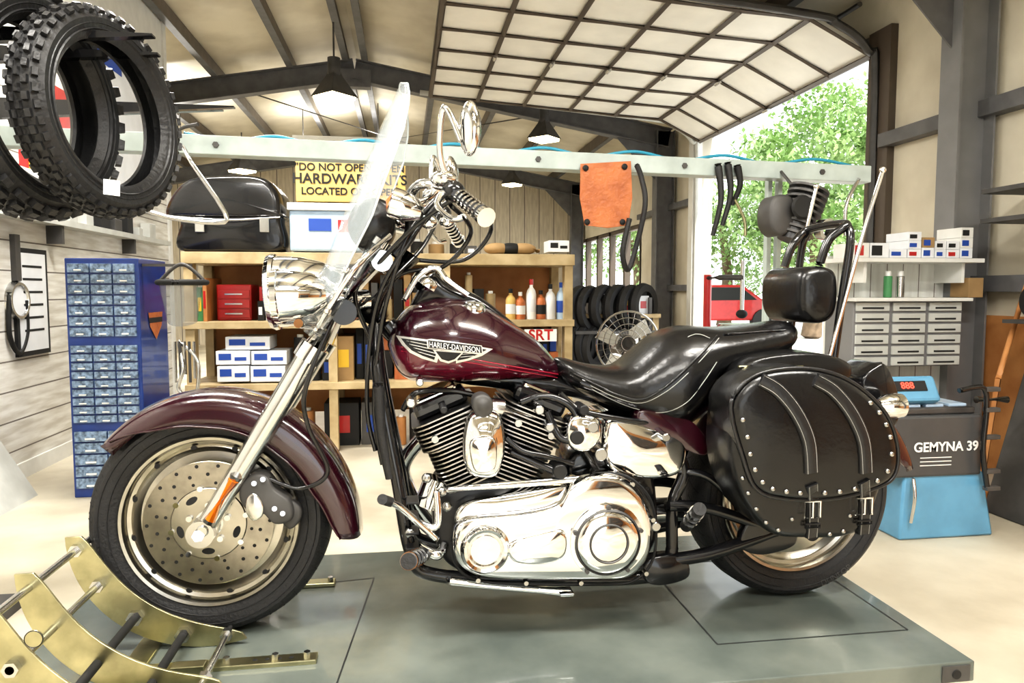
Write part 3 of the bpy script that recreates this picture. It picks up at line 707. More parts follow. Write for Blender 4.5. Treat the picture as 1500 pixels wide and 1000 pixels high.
# seat
st=xz([(816,519),(845,530),(880,537),(912,536),(940,515),(970,490),(1005,478),(1060,480),(1120,474),(1165,470),(1196,483)],YB-.05)
sb=xz([(812,540),(850,575),(900,600),(950,616),(1000,632),(1035,600),(1060,560),(1110,540),(1150,530),(1196,505)],YB-.15)
seat=loftside('seat',st,sb,[(0,.06),(.12,.10),(.3,.165),(.48,.19),(.6,.16),(.8,.13),(1,.10)],'leather',bk,N=44,K=40,ex=2.6,ends=.07,zw=.12)
bvs=BVHTree.FromPolygons([v.co.copy() for v in seat.data.vertices],[tuple(p.vertices) for p in seat.data.polygons])
def sp_(u,v,off=.001):
    p=T(u,v,YB-.15)
    for _ in range(3):
        q=onsurf(p.x,p.z,off,bvs)
        if q is None: return None
        p=T(u,v,q.y)
    return onsurf(p.x,p.z,off,bvs)
def sline(nm,pts,r,m):
    P=[sp_(*p) for p in pts]; P=[p for p in P if p]
    if len(P)>2: tube(nm,P,r,m,bk,n=5,seg=6)
sline('seat_piping_a',[(835,545),(870,562),(905,578),(940,585),(970,570),(1000,545),(1030,515),(1050,492)],.004,'leather')
sline('seat_stitch_a',[(835,549),(870,567),(905,583),(940,590),(975,574),(1005,549),(1035,518),(1053,495)],.0012,'stitch')
sline('seat_stitch_b',[(930,540),(950,520),(975,503),(1010,492),(1040,495)],.0012,'stitch')
sline('seat_stitch_c',[(850,560),(890,582),(930,598),(970,604),(1005,590),(1030,560),(1050,530)],.0012,'stitch')
sline('seat_piping_b',[(1060,490),(1100,487),(1150,483),(1190,490)],.004,'leather')
# backrest
pillow('backrest_pad',xz([(1174,425),(1178,402),(1191,391),(1214,390),(1229,400),(1232,430),(1227,460),(1212,473),(1187,472),(1176,456)],YB-.13),YB+.13,YB-.13,'leather',bk,r=.032,dome=.006)
for s in(-1,1):
    f=(lambda q:q) if s<0 else mir
    tube('sissy_bar',[f(B(1212,600,-.13)),f(B(1222,520,-.13)),f(B(1236,420,-.13)),f(B(1246,350,-.13)),f(B(1240,328,-.10))],.012,'black',bk)
    tube('rack_rod',[f(B(1205,560,-.15)),f(B(1235,450,-.15)),f(B(1268,330,-.16)),f(B(1293,250,-.17))],.006,'chrome',bk)
    ball('rod_tip',f(B(1293,249,-.17)),(.01,.01,.01),'chrome',bk)
tube('sissy_bar_arch',[B(1200,388,-.10),B(1215,350,-.10),B(1240,328,-.1),mir(B(1240,328,-.1)),mir(B(1215,350,-.1)),mir(B(1200,388,-.10))],.013,'black',bk)
tube('fender_strut',[B(1190,620,-.125),B(1225,580,-.13),B(1262,590,-.13),B(1290,610,-.13)],.016,'black',bk)
# engine
C=Vector((B(715,752,-.02).x,YB,B(715,752,-.02).z))
def fins(nm,tilt,L0,L1,n,hx,hy):
    R=Matrix.Rotation(math.radians(tilt),3,'Y')
    cyl(nm+'_barrel',C+R@Vector((0,0,L0-.04)),C+R@Vector((0,0,L1)),hx*.72,'fin',bk)
    for i in range(n):
        t=i/(n-1); z=L0+(L1-L0)*t; k=1.0 if t<.62 else 1.12
        hxx=hx*k; hyy=hy*k
        pts=[]
        for a,b_ in((1,1),(-1,1),(-1,-1),(1,-1)):
            for j in range(5):
                an=math.radians({(1,1):0,(-1,1):90,(-1,-1):180,(1,-1):270}[(a,b_)]+22.5*j); rr=.045
                pts.append((a*(hxx-rr)+rr*math.cos(an), b_*(hyy-rr)+rr*math.sin(an)))
        vs=[];m=len(pts)
        for dz in(-.0020,.0020):
            for x,y in pts: vs.append(C+R@Vector((x,y,z+dz)))
        fs=[(q,(q+1)%m,m+(q+1)%m,m+q) for q in range(m)]+[tuple(range(m)),tuple(range(m,2*m))]
        o=mesh(nm+'_fin_%d'%i,vs,fs,['fin','finedge'],bk)
        for p in o.data.polygons:
            if len(p.vertices)==4: p.material_index=1
fins('front_cylinder',-22.5,.135,.345,18,.088,.135)
fins('rear_cylinder',22.5,.135,.345,18,.088,.135)
for tilt,nm in((-22.5,'front'),(22.5,'rear')):
    R_=Matrix.Rotation(math.radians(tilt),3,'Y')
    box(nm+'_rocker_cover',C+R_@Vector((0,0,.372)),(.16,.20,.045),'black',bk,.015,R=R_)
    box(nm+'_rocker_cap',C+R_@Vector((0,0,.398)),(.12,.16,.02),'chrome',bk,.008,R=R_)
    for k in(-1,1): cyl(nm+'_head_bolt',C+R_@Vector((.05*k,-.152,.30)),C+R_@Vector((.05*k,-.165,.30)),.010,'studm',bk,seg=12)
pillow('crankcase',xz([(640,720),(700,700),(790,700),(850,720),(860,800),(800,845),(680,840),(640,800)],YB-.12),YB+.12,YB-.12,'fin',bk,r=.02)
pillow('transmission',xz([(840,665),(930,655),(960,700),(955,810),(860,820),(838,740)],YB-.1),YB+.1,YB-.1,'black',bk,r=.02)
pillow('horn_cover',xz([(686,614),(700,604),(722,604),(736,615),(741,650),(737,680),(726,700),(696,700),(682,685),(679,650)],YB-.21),YB-.15,YB-.215,'chrome',bk,r=.022,dome=.02)
pillow('horn_badge',xz([(694,584),(707,577),(720,584),(722,602),(708,612),(694,602)],YB-.215),YB-.15,YB-.22,'steelg',bk,r=.01,dome=.008)
pillow('horn_face',xz([(688,652),(700,640),(724,642),(728,668),(722,690),(696,690)],YB-.24),YB-.215,YB-.245,'chrome',bk,r=.008,dome=.006)
pillow('primary_cover',xz([(664,790),(672,768),(700,758),(760,752),(815,740),(838,712),(870,697),(915,700),(948,730),(958,775),(952,820),(925,848),(880,852),(800,852),(720,850),(685,840),(667,820)],YB-.22),YB-.11,YB-.22,'chrome',bk,r=.025,dome=.004,sm=5)
pillow('primary_upper_cover',xz([(668,752),(690,735),(760,722),(830,712),(850,722),(835,748),(760,757),(700,764),(672,775)],YB-.19),YB-.12,YB-.19,'chrome',bk,r=.012,dome=.01)
tube('primary_gasket',[ (x,YB-.19,z) for x,z in xz([(662,790),(670,767),(700,756),(760,750),(813,738),(836,710),(870,694),(917,697),(951,728),(961,775),(955,822),(927,851),(880,855),(800,855),(720,853),(683,843),(664,820)],YB-.19)],.004,'dark',bk,closed=True,n=5,seg=6)
cD=T(893,797,YB-.25)
lathe('derby_cover',[(0,.028),(.07,.026),(.088,.020),(.094,.012),(.104,.010),(.106,0),(.106,-.03)],(cD.x,YB-.22,cD.z),(0,-1,0),'chrome',bk,seg=72)
lathe('derby_groove',[(.0885,.0205),(.0935,.0145)],(cD.x,YB-.2215,cD.z),(0,-1,0),'steelg',bk,seg=72)
lathe('derby_ring',[(.05,.0285),(.053,.031),(.056,.0285)],(cD.x,YB-.22,cD.z),(0,-1,0),'steelg',bk,seg=64)
for i in range(5):
    a=2*math.pi*i/5+.3; cyl('derby_bolt',(cD.x+.098*math.cos(a),YB-.228,cD.z+.098*math.sin(a)),(cD.x+.098*math.cos(a),YB-.24,cD.z+.098*math.sin(a)),.006,'steelg',bk,seg=10)
cL=T(712,808,YB-.24)
lathe('primary_front_boss',[(0,.008),(.04,.009),(.047,.004),(.05,.014),(.058,.017),(.066,.006),(.068,0),(.068,-.02)],(cL.x,YB-.22,cL.z),(0,-1,0),'chrome',bk,seg=64)
pillow('primary_inspection_cover',xz([(748,796),(790,782),(826,778),(828,812),(798,826),(752,822)],YB-.23),YB-.2,YB-.235,'chrome',bk,r=.010,dome=.006)
for (u,v) in((690,765),(760,757),(820,742),(850,708),(925,708),(955,760),(945,838),(850,852),(770,852),(700,848),(670,805)):
    p=T(u,v,YB-.2); cyl('primary_bolt',(p.x,YB-.19,p.z),(p.x,YB-.212,p.z),.0065,'studm',bk,seg=12)
pillow('oil_tank_cover',xz([(885,625),(905,612),(965,628),(1005,645),(1000,690),(960,702),(905,695),(885,670)],YB-.15),YB+.1,YB-.155,'chrome',bk,r=.02,dome=.01)
pillow('battery_strap_cover',xz([(940,600),(1010,615),(1040,650),(1030,668),(985,650),(940,630)],YB-.15),YB-.08,YB-.15,'cherry',bk,r=.01,dome=.006)
pillow('regulator_cover',xz([(832,622),(850,608),(878,615),(882,640),(862,662),(836,655)],YB-.19),YB-.1,YB-.19,'chrome',bk,r=.012,dome=.01)
for k,(u,v,r) in enumerate(((845,640,.02),(868,625,.016),(880,665,.018),(820,690,.02),(960,770,.014),(975,640,.012),(855,600,.014),(790,600,.013),(805,625,.012),(650,600,.010),(602,590,.012),(615,560,.010))):
    p=T(u,v,YB-.19); cyl('chrome_fitting_%d'%k,(p.x,YB-.12,p.z),(p.x,YB-.2,p.z),r,'studm' if k%3 else 'fin',bk,bevel=.003)
for k,pts in enumerate([
  [(800,600,-.15),(820,640,-.17),(850,650,-.17),(880,700,-.14)],
  [(760,590,-.14),(800,580,-.15),(840,600,-.16),(850,650,-.17)],
  [(745,660,-.16),(790,680,-.17),(830,700,-.17),(850,730,-.14)],
  [(590,600,-.1),(610,575,-.12),(660,572,-.1),(700,580,-.1)],
  [(640,720,-.16),(700,712,-.19),(780,706,-.19),(850,700,-.18)],
  [(740,640,-.17),(765,660,-.18),(800,668,-.18),(840,680,-.17)],
  [(820,575,-.12),(850,600,-.16),(900,612,-.16),(960,620,-.14)]]):
    tube('engine_hose_%d'%k,[B(*p) for p in pts],.011 if k<3 else .008,'black' if k!=4 else 'chrome',bk)
tube('intake_runner',[C+Vector((-.12,-.08,.30)),C+Vector((0,-.10,.33)),C+Vector((.12,-.08,.30))],.03,'chromer',bk)
# frame
for s in(-1,1):
    f=(lambda q:q) if s<0 else mir
    tube('down_tube',[f(B(548,470,-.03)),f(B(556,560,-.09)),f(B(582,700,-.12)),f(B(603,810,-.13)),f(B(640,842,-.13)),f(B(800,848,-.12)),f(B(960,842,-.12)),f(B(985,800,-.12))],.019,'black',bk)
    tube('rear_frame_leg',[f(B(985,830,-.12)),f(B(985,740,-.12)),f(B(1000,680,-.12)),f(B(940,600,-.1)),f(B(850,560,-.08))],.018,'black',bk)
    tube('swingarm_lower',[f(B(965,822,-.13)),f(B(1040,810,-.14)),f(B(1135,778,-.14))],.020,'black',bk)
    tube('swingarm_upper',[f(B(975,740,-.13)),f(B(1040,745,-.14)),f(B(1135,778,-.14))],.017,'black',bk)
    tube('swingarm_brace',[f(B(990,690,-.12)),f(B(1040,700,-.14)),f(B(1100,760,-.14))],.012,'black',bk)
tube('backbone',[B(560,470),B(650,540),B(850,570),B(960,620)],.03,'black',bk)
pillow('axle_plate',xz([(1095,765),(1130,760),(1165,780),(1160,800),(1115,812),(1085,800)],YB-.15),YB-.12,YB-.155,'black',bk,r=.006,dome=.003)
pillow('frame_gusset',xz([(950,820),(1000,815),(1010,845),(970,858),(945,850)],YB-.15),YB-.1,YB-.15,'black',bk,r=.008)
for k in range(5):
    a=B(604,820-k*22,-.15); box('regulator_fin_%d'%k,(a.x,YB-.15,a.z),(.035,.07,.006),'fin',bk,.002)
tube('shift_lever',[B(640,790,-.2),B(612,765,-.22),B(585,742,-.24),B(565,733,-.27)],.009,'chrome',bk)
cyl('shift_peg',B(572,735,-.24),B(560,731,-.33),.013,'rubber',bk)
tube('shift_arm',[B(612,765,-.2),B(640,770,-.2),B(640,720,-.19)],.010,'chrome',bk)
tube('shift_rod',[B(650,716,-.2),B(740,712,-.2),B(838,704,-.2)],.006,'chrome',bk)
cyl('foot_peg',B(620,812,-.15),B(598,822,-.34),.020,'rubber',bk)
for k in range(4):
    q0=B(620,812,-.15).lerp(B(598,822,-.34),.3+.2*k); q1=B(620,812,-.15).lerp(B(598,822,-.34),.36+.2*k); cyl('peg_ring',q0,q1,.023,'chrome',bk)
tube('peg_mount',[B(615,800,-.13),B(640,812,-.15),B(650,800,-.12)],.016,'chrome',bk)
cyl('passenger_peg',B(1005,770,-.14),B(1025,745,-.30),.018,'rubber',bk)
for k in range(3):
    q0=B(1005,770,-.14).lerp(B(1025,745,-.30),.3+.22*k); q1=B(1005,770,-.14).lerp(B(1025,745,-.30),.36+.22*k); cyl('peg_ring',q0,q1,.021,'chrome',bk)
tube('kickstand',[B(655,850,-.15),B(720,858,-.17),B(790,864,-.18),B(835,868,-.19)],.011,'chrome',bk,radii=[.013,.010,.010,.013])
box('kickstand_foot',B(828,866,-.19),(.04,.05,.008),'chrome',bk,.002)
cyl('oil_filter',B(640,700,-.1),B(625,740,-.1),.036,'chrome',bk)
for (u,v) in((625,700),(648,720),(655,742),(600,780)):
    ball('small_fitting',B(u,v,-.17),(.014,.012,.014),'studm',bk)
cyl('exhaust_pipe',Vector((.2,YB+.16,.42)),Vector((1.45,YB+.16,.42)),.045,'chrome',bk)
tube('exhaust_header',[C+Vector((-.15,.08,.25)),C+Vector((-.25,.15,.1)),C+Vector((-.15,.18,-.1)),(.2,YB+.16,.42)],.024,'chrome',bk)
# saddlebags
Yn=YB-.39; yb=YB-.16
body=xz([(1082,590),(1110,556),(1180,543),(1240,558),(1286,596),(1303,650),(1301,700),(1275,770),(1245,789),(1190,792),(1135,785),(1095,740),(1076,690),(1074,640)],Yn+.03)
flap=xz([(1078,582),(1112,550),(1180,540),(1245,556),(1298,600),(1319,650),(1317,695),(1290,716),(1222,733),(1150,732),(1110,716),(1090,665),(1076,615)],Yn)
objs=[]
objs.append(pillow('saddlebag_body',body,yb,Yn+.030,'bagleather',bk,r=.035,dome=.010))
objs.append(pillow('saddlebag_flap',flap,yb-.05,Yn,'bagleather',bk,r=.028,dome=.012))
fl3=[Vector((x,Yn+.014,z)) for x,z in flap]; tube('flap_piping',fl3,.0055,'strap',bk,closed=True,n=6,seg=8)
bvf=BVHTree.FromPolygons([v.co.copy() for v in objs[1].data.vertices],[tuple(p.vertices) for p in objs[1].data.polygons])
bvb=BVHTree.FromPolygons([v.co.copy() for v in objs[0].data.vertices],[tuple(p.vertices) for p in objs[0].data.polygons])
def bagp(u,v,off):
    p=T(u,v,Yn)
    for _ in range(3):
        y=min([h[0].y for h in (bvf.ray_cast(Vector((p.x,1,p.z)),Vector((0,1,0))),bvb.ray_cast(Vector((p.x,1,p.z)),Vector((0,1,0)))) if h[0]] or [Yn+.03])
        y=min(y,Yn+.04); p=T(u,v,y-off)
    return p
def strip(nm,pix,w,m='strap',th=.008):
    P=catmull([bagp(u,v,.001) for u,v in pix],5); vs=[];fs=[]
    for i,p in enumerate(P):
        d=(P[min(i+1,len(P)-1)]-P[max(i-1,0)]).normalized(); sd_=Vector((d.z,0,-d.x)).normalized()*w
        n_=Vector((0,-1,0))
        vs+=[p-sd_+Vector((0,.015,0)),p-sd_+n_*th*.6,p-sd_*.85+n_*th,p+sd_*.85+n_*th,p+sd_+n_*th*.6,p+sd_+Vector((0,.015,0))]
    for i in range(len(P)-1):
        for k in range(5): fs.append((6*i+k,6*i+k+1,6*i+6+k+1,6*i+6+k))
    L=6*(len(P)-1); fs.append((0,1,2,3,4,5)); fs.append(tuple(range(L,L+6)))
    mesh(nm,vs,fs,m,bk,smooth=True,autos=50)
    for q in(-.72,.72):
        S_=[]
        for i,p in enumerate(P):
            d=(P[min(i+1,len(P)-1)]-P[max(i-1,0)]).normalized(); sd_=Vector((d.z,0,-d.x)).normalized()*w
            S_.append(p+sd_*q+Vector((0,-th-.0003,0)))
        tube('strap_stitch',S_,.0006,'stitch',bk,smoothp=False,seg=5)
for a0 in(0,80):
    strip('bag_strap',[(u+a0,v) for u,v in((1114,556),(1140,572),(1166,604),(1184,645),(1188,692))],.018)
for u,v in((1190,746),(1266,741)):
    strip('buckle_strap',[(u-1,v-36),(u,v-10),(u,v+12),(u-2,v+40)],.0165)
    c=bagp(u,v,.014); hw,hh=.0225,.022
    tube('buckle',[(c.x-hw,c.y,c.z-hh),(c.x+hw,c.y,c.z-hh),(c.x+hw,c.y,c.z+hh),(c.x-hw,c.y,c.z+hh)],.004,'chrome',bk,smoothp=False,seg=8,closed=True)
    cyl('buckle_pin',(c.x,c.y-.002,c.z-hh),(c.x,c.y-.002,c.z+hh),.003,'chrome',bk,seg=8)
    c2=bagp(u,v+24,.010); tube('strap_keeper',[(c2.x-.021,c2.y,c2.z-.005),(c2.x+.021,c2.y,c2.z-.005),(c2.x+.021,c2.y,c2.z+.005),(c2.x-.021,c2.y,c2.z+.005)],.003,'strap',bk,smoothp=False,seg=8,closed=True)
pix=[(1095,640),(1099,665),(1106,688),(1117,706),(1132,716),(1152,720),(1172,722),(1208,722),(1230,720),(1252,716),(1285,704),(1300,690),(1306,665),(1304,640),(1298,622),(1288,604),(1275,590),(1088,615)]
for u,v in pix:
    c=bagp(u,v,.001); ball('stud',c,(.0072,.006,.0072),'studm',bk,seg=12)
for u,v in((1088,700),(1096,722),(1108,745),(1122,765),(1140,776),(1215,782),(1235,778),(1245,755),(1160,760)):
    c=bagp(u,v,.001); ball('stud',c,(.0065,.006,.0065),'studm',bk,seg=12)
for o in objs[:2]:
    me=o.data.copy()
    for v in me.vertices: v.co.y=2*YB-v.co.y
    me.flip_normals(); link(bpy.data.objects.new(o.name+'_far',me),bk)
for (u,v) in((1092,548),(1165,548)):
    c=B(u,v,-.25); 
    tube('yoke_buckle',[c+Vector((-.02,0,-.022)),c+Vector((.02,0,-.022)),c+Vector((.02,0,.022)),c+Vector((-.02,0,.022))],.004,'brass',bk,smoothp=False,closed=True,seg=8)
pillow('saddlebag_yoke',xz([(1080,548),(1110,524),(1190,516),(1245,532),(1236,560),(1160,552),(1090,572)],YB-.22),YB+.2,YB-.23,'bagleather',bk,r=.02)
lathe('tail_signal',[(0,-.05),(.02,-.045),(.034,-.02),(.038,.01),(.036,.03),(0,.042)],B(1306,594,-.16),(1,0,0),'chrome',bk,seg=32)
tube('tail_signal_bar',[B(1268,600,-.05),B(1285,598,-.14),B(1300,594,-.16)],.009,'chrome',bk)
lathe('tail_lamp',[(0,.05),(.03,.045),(.045,.02),(.047,-.02)],(RXW+.33,YB,RZW+.25),(1,0,.3),'redl',bk,seg=32)
pillow('licence_bracket',xz([(1240,560),(1262,532),(1278,535),(1296,590),(1280,620)],YB),YB+.08,YB-.08,'black',bk,r=.01)
# ================================================================== HANGING TYRES
def knobby(name,c,axis,R,w,n=34,kh=.055,m='knob'):
    g=group(name)
    pr=[(R*.68,-w*.55),(R*.74,-w*.85),(R*.86,-w*.95),(R*.955,-w*.6),(R*.965,0),(R*.955,w*.6),(R*.86,w*.95),(R*.74,w*.85),(R*.68,w*.55),(R*.70,w*.45),(R*.88,w*.7),(R*.92,0),(R*.88,-w*.7),(R*.70,-w*.45)]
    lathe('carcass',pr,c,axis,m,g,seg=72,closed=True)
    c=Vector(c); ax=Vector(axis).normalized(); s,t=frame(ax); vs=[];fs=[]
    for i in range(n):
        for j,(h,tilt) in enumerate(((-.95,-.9),(-.5,-.35),(0,0),(.5,.35),(.95,.9))):
            a=2*math.pi*(i+(.5 if j%2 else 0))/n
            dr=s*math.cos(a)+t*math.sin(a); dt_=-s*math.sin(a)+t*math.cos(a)
            up=(dr*math.cos(tilt)+ax*math.sin(tilt)); sd_=(ax*math.cos(tilt)-dr*math.sin(tilt))
            rr=R*(.955 if j in(1,2,3) else .925); p=c+dr*rr+ax*(h*w*.78)
            L,Wd,H=R*1.75/n,w*.15,R*kh; k=len(vs)
            for q in(0,1):
                sc_=1 if q==0 else .82
                for x,y in((-1,-1),(1,-1),(1,1),(-1,1)):
                    vs.append(p+dt_*(x*L*sc_)+sd_*(y*Wd*sc_)+up*(H*q))
            fs+=[(k+4,k+5,k+6,k+7),(k,k+1,k+5,k+4),(k+1,k+2,k+6,k+5),(k+2,k+3,k+7,k+6),(k+3,k,k+4,k+7)]
    mesh('tread_knobs',vs,fs,m,g)
    for rr in(.76,.81): lathe('bead_rib',[(R*rr-.003,w*.86),(R*rr,w*.95),(R*rr+.003,w*.88)],c,axis,m,g,seg=72)
    return g
knobby('knobby_tyre',(-1.05,2.28,1.69),(1,-.25,0),.325,.078)
kt2=knobby('knobby_tyre',(-.868,2.30,1.672),(1,-.36,.03),.303,.055,44,.035)
def tag(c,w,h,nm='tyre_tag'):
    mesh(nm,[(c[0]-w,c[1]+w*.4,c[2]+h),(c[0]+w,c[1]-w*.4,c[2]+h*.7),(c[0]+w*.9,c[1]-w*.4,c[2]-h),(c[0]-w*1.1,c[1]+w*.4,c[2]-h*.7)],[(0,1,2,3)],'paper',kt2,solid=.002)
tag((-.775,2.09,1.435),.024,.024)
g=group('wall_tyre_arms')
box2('post',(-1.5,2.20,0),(-1.44,2.46,2.5),'steelg',g); box2('foot',(-1.6,1.9,0),(-1.4,2.8,.05),'steelg',g)
def arm(y,z,x0,x1,h=.07):
    mesh('arm',[(x0,y-.015,z),(x0,y+.015,z),(x1,y-.015,z),(x1,y+.015,z),(x0,y-.015,z-h),(x0,y+.015,z-h),(x1,y-.015,z-.006),(x1,y+.015,z-.006)],
     [(0,1,3,2),(4,6,7,5),(0,2,6,4),(1,5,7,3),(0,4,5,1),(2,3,7,6)],'black',g)
arm(2.23,1.885,-1.46,-.70); arm(2.40,1.885,-1.46,-.74)
arm(3.22,1.93,XL,-.70,.14); arm(3.36,1.95,XL,-.78,.12)
br2=group('bent_steel_hanger')
tube('bar',[T(190,298,3.0),T(245,318,3.0),T(318,326,3.0),T(330,312,3.0),T(282,240,3.2),T(268,215,3.4)],.009,'chromer',br2,n=3)
tube('bar_b',[T(262,212,3.4),T(262,190,3.4),T(290,182,3.36)],.008,'steelg',br2,n=3)
# wall graphics and ledge
g=group('wall_poster')
box2('sheet',(XL,4.9,1.75),(XL+.01,5.75,2.55),'red',g); box2('panel',(XL+.01,5.0,1.8),(XL+.013,5.4,2.45),'yellow',g); box2('cap',(XL+.013,5.1,2.1),(XL+.016,5.3,2.4),'bluei',g)
g=group('wall_banner'); box2('banner',(XL,6.0,2.0),(XL+.01,7.4,3.25),'paper',g); box2('banner_top',(XL+.01,6.0,2.95),(XL+.014,6.6,3.25),'bluei',g)
g=group('wall_ledge'); zl=TX(110,338,XL).z
box2('board',(XL,3.4,zl),(XL+.12,7.4,zl+.04),'tray',g); box2('rail',(XL,3.4,zl+.28),(XL+.04,7.4,zl+.33),'white',g)
for y in(3.9,5.2,6.5): box2('bracket',(XL,y,zl-.12),(XL+.1,y+.03,zl),'steelg',g)
g=group('ledge_supplies'); rnd=random.Random(31)
for k in range(14):
    y=3.5+k*.26; h=rnd.uniform(.05,.16); m=rnd.choice(['card','dark','paper','tray','bluei','steelg'])
    box2('item_%d'%k,(XL+.02,y,zl+.041),(XL+.10,y+rnd.uniform(.08,.2),zl+.04+h),m,g,.004)
def frame_on_left(name,y0,z0,y1,z1,inner='paper',fr='ink'):
    g=group(name); box2('frame',(XL,y0,z0),(XL+.02,y1,z1),fr,g); box2('sheet',(XL+.02,y0+.03,z0+.03),(XL+.023,y1-.03,z1-.03),inner,g); return g
def onleft(u,v): return TX(u,v,XL)
frame_on_left('framed_certificate',4.12,1.12,4.5,1.40,'paper','woodl')
g=frame_on_left('framed_notice',4.75,.75,5.15,1.42,'paper','ink')
for k in range(6): box2('line_%d'%k,(XL+.023,4.83,1.30-k*.08),(XL+.024,5.07,1.315-k*.08),'ink',g)
c=onleft(22,440); g=group('wall_gauge')
lathe('bezel',[(0,.02),(.09,.02),(.095,.035),(.11,.035),(.12,.0)],(XL,c.y,c.z),(1,0,0),'chromer',g,seg=40)
lathe('face',[(0,.024),(.09,.024)],(XL,c.y,c.z),(1,0,0),'paper',g,seg=40)
tube('strap',[(XL+.02,c.y-.1,c.z+.05),(XL+.02,c.y-.12,c.z-.2),(XL+.02,c.y-.02,c.z-.32),(XL+.02,c.y+.08,c.z-.2),(XL+.02,c.y+.08,c.z)],.014,'dark',g)
box2('hook',(XL,c.y-.03,c.z+.12),(XL+.03,c.y+.03,c.z+.40),'steelg',g)
g=group('leaning_whiteboard')
mesh('board',[(XL+.28,3.7,0),(XL+.28,4.35,0),(XL+.03,4.35,.44),(XL+.03,3.7,.44),(XL+.26,3.7,0),(XL+.26,4.35,0),(XL+.01,4.35,.44),(XL+.01,3.7,.44)],[(0,1,2,3),(7,6,5,4),(0,4,5,1),(1,5,6,2),(2,6,7,3),(3,7,4,0)],'tray',g)
# ================================================================== BLUE DRAWER CABINET
g=group('parts_drawer_cabinet')
cx0,cx1,cy0,cy1=-1.84,-1.46,4.25,4.72
box2('carcass',(cx0,cy0+.01,0),(cx1,cy1,1.335),'blue',g,.005)
def drawers(z0,z1,nr,nc):
    for r in range(nr):
        for c_ in range(nc):
            w=(cx1-cx0-.03)/nc; h=(z1-z0)/nr
            x=cx0+.015+c_*w; z=z0+r*h
            box2('bin_%d_%d'%(r,c_),(x+.004,cy0-.008,z+.005),(x+w-.004,cy0+.012,z+h-.005),'bin',g,.002)
            box2('pull',(x+w*.35,cy0-.016,z+h*.25),(x+w*.65,cy0-.006,z+h*.38),'wht',g)
drawers(.90,1.31,7,3); drawers(.42,.86,9,3); drawers(.05,.38,5,2)
c=Vector((cx1+.004,cy0+.25,.98)); 
mesh('sticker',[(c.x,c.y-.12,c.z+.05),(c.x,c.y+.12,c.z+.05),(c.x,c.y+.10,c.z-.03),(c.x,c.y,c.z-.11),(c.x,c.y-.10,c.z-.03)],[(0,1,2,3,4)],'orange',g)
mesh('sticker_band',[(c.x+.001,c.y-.11,c.z+.02),(c.x+.001,c.y+.11,c.z+.02),(c.x+.001,c.y+.11,c.z-.01),(c.x+.001,c.y-.11,c.z-.01)],[(0,1,2,3)],'ink',g)
# clear face shield hanging beside the cabinet
g=group('face_shield'); p=T(268,440,4.2)
vs=[];fs=[]
for i in range(13):
    a=math.radians(-75+150*i/12)
    for j in range(6):
        z=.10-.24*j/5; rr=.12-.008*j
        vs.append((p.x+rr*math.sin(a),p.y-rr*math.cos(a)*.9,p.z+z-.03*(j/5)*(1-math.cos(a))*-1))
for i in range(12):
    for j in range(5): fs.append((i*6+j,i*6+j+1,(i+1)*6+j+1,(i+1)*6+j))
mesh('visor',vs,fs,'visor',g,smooth=True,solid=.002)
hb=[(p.x+.124*math.sin(2*math.pi*i/24),p.y-.115*math.cos(2*math.pi*i/24),p.z+.10) for i in range(24)]
tube('headband',hb,.016,'dark',g,closed=True,n=2,seg=8)
tube('crown_strap',[hb[6],(p.x,p.y,p.z+.20),hb[18]],.010,'steelg',g)
box2('hook_arm',(cx1+.005,4.30,p.z+.19),(p.x+.02,4.33,p.z+.205),'steelg',g)
tube('hook_tip',[(p.x,4.31,p.z+.2),(p.x,p.y,p.z+.2)],.006,'steelg',g,smoothp=False)
tube('cord',[T(262,500,4.25),T(268,540,4.2),T(262,570,4.2),T(285,585,4.2),T(290,530,4.2),T(262,500,4.25)],.010,'chromer',g)
for k in range(5): cyl('hung_tool_%d'%k,T(256+7*k,500,4.22),T(258+7*k,560-6*(k%3),4.22),.008,'steelg' if k%2 else 'chromer',g,seg=8)
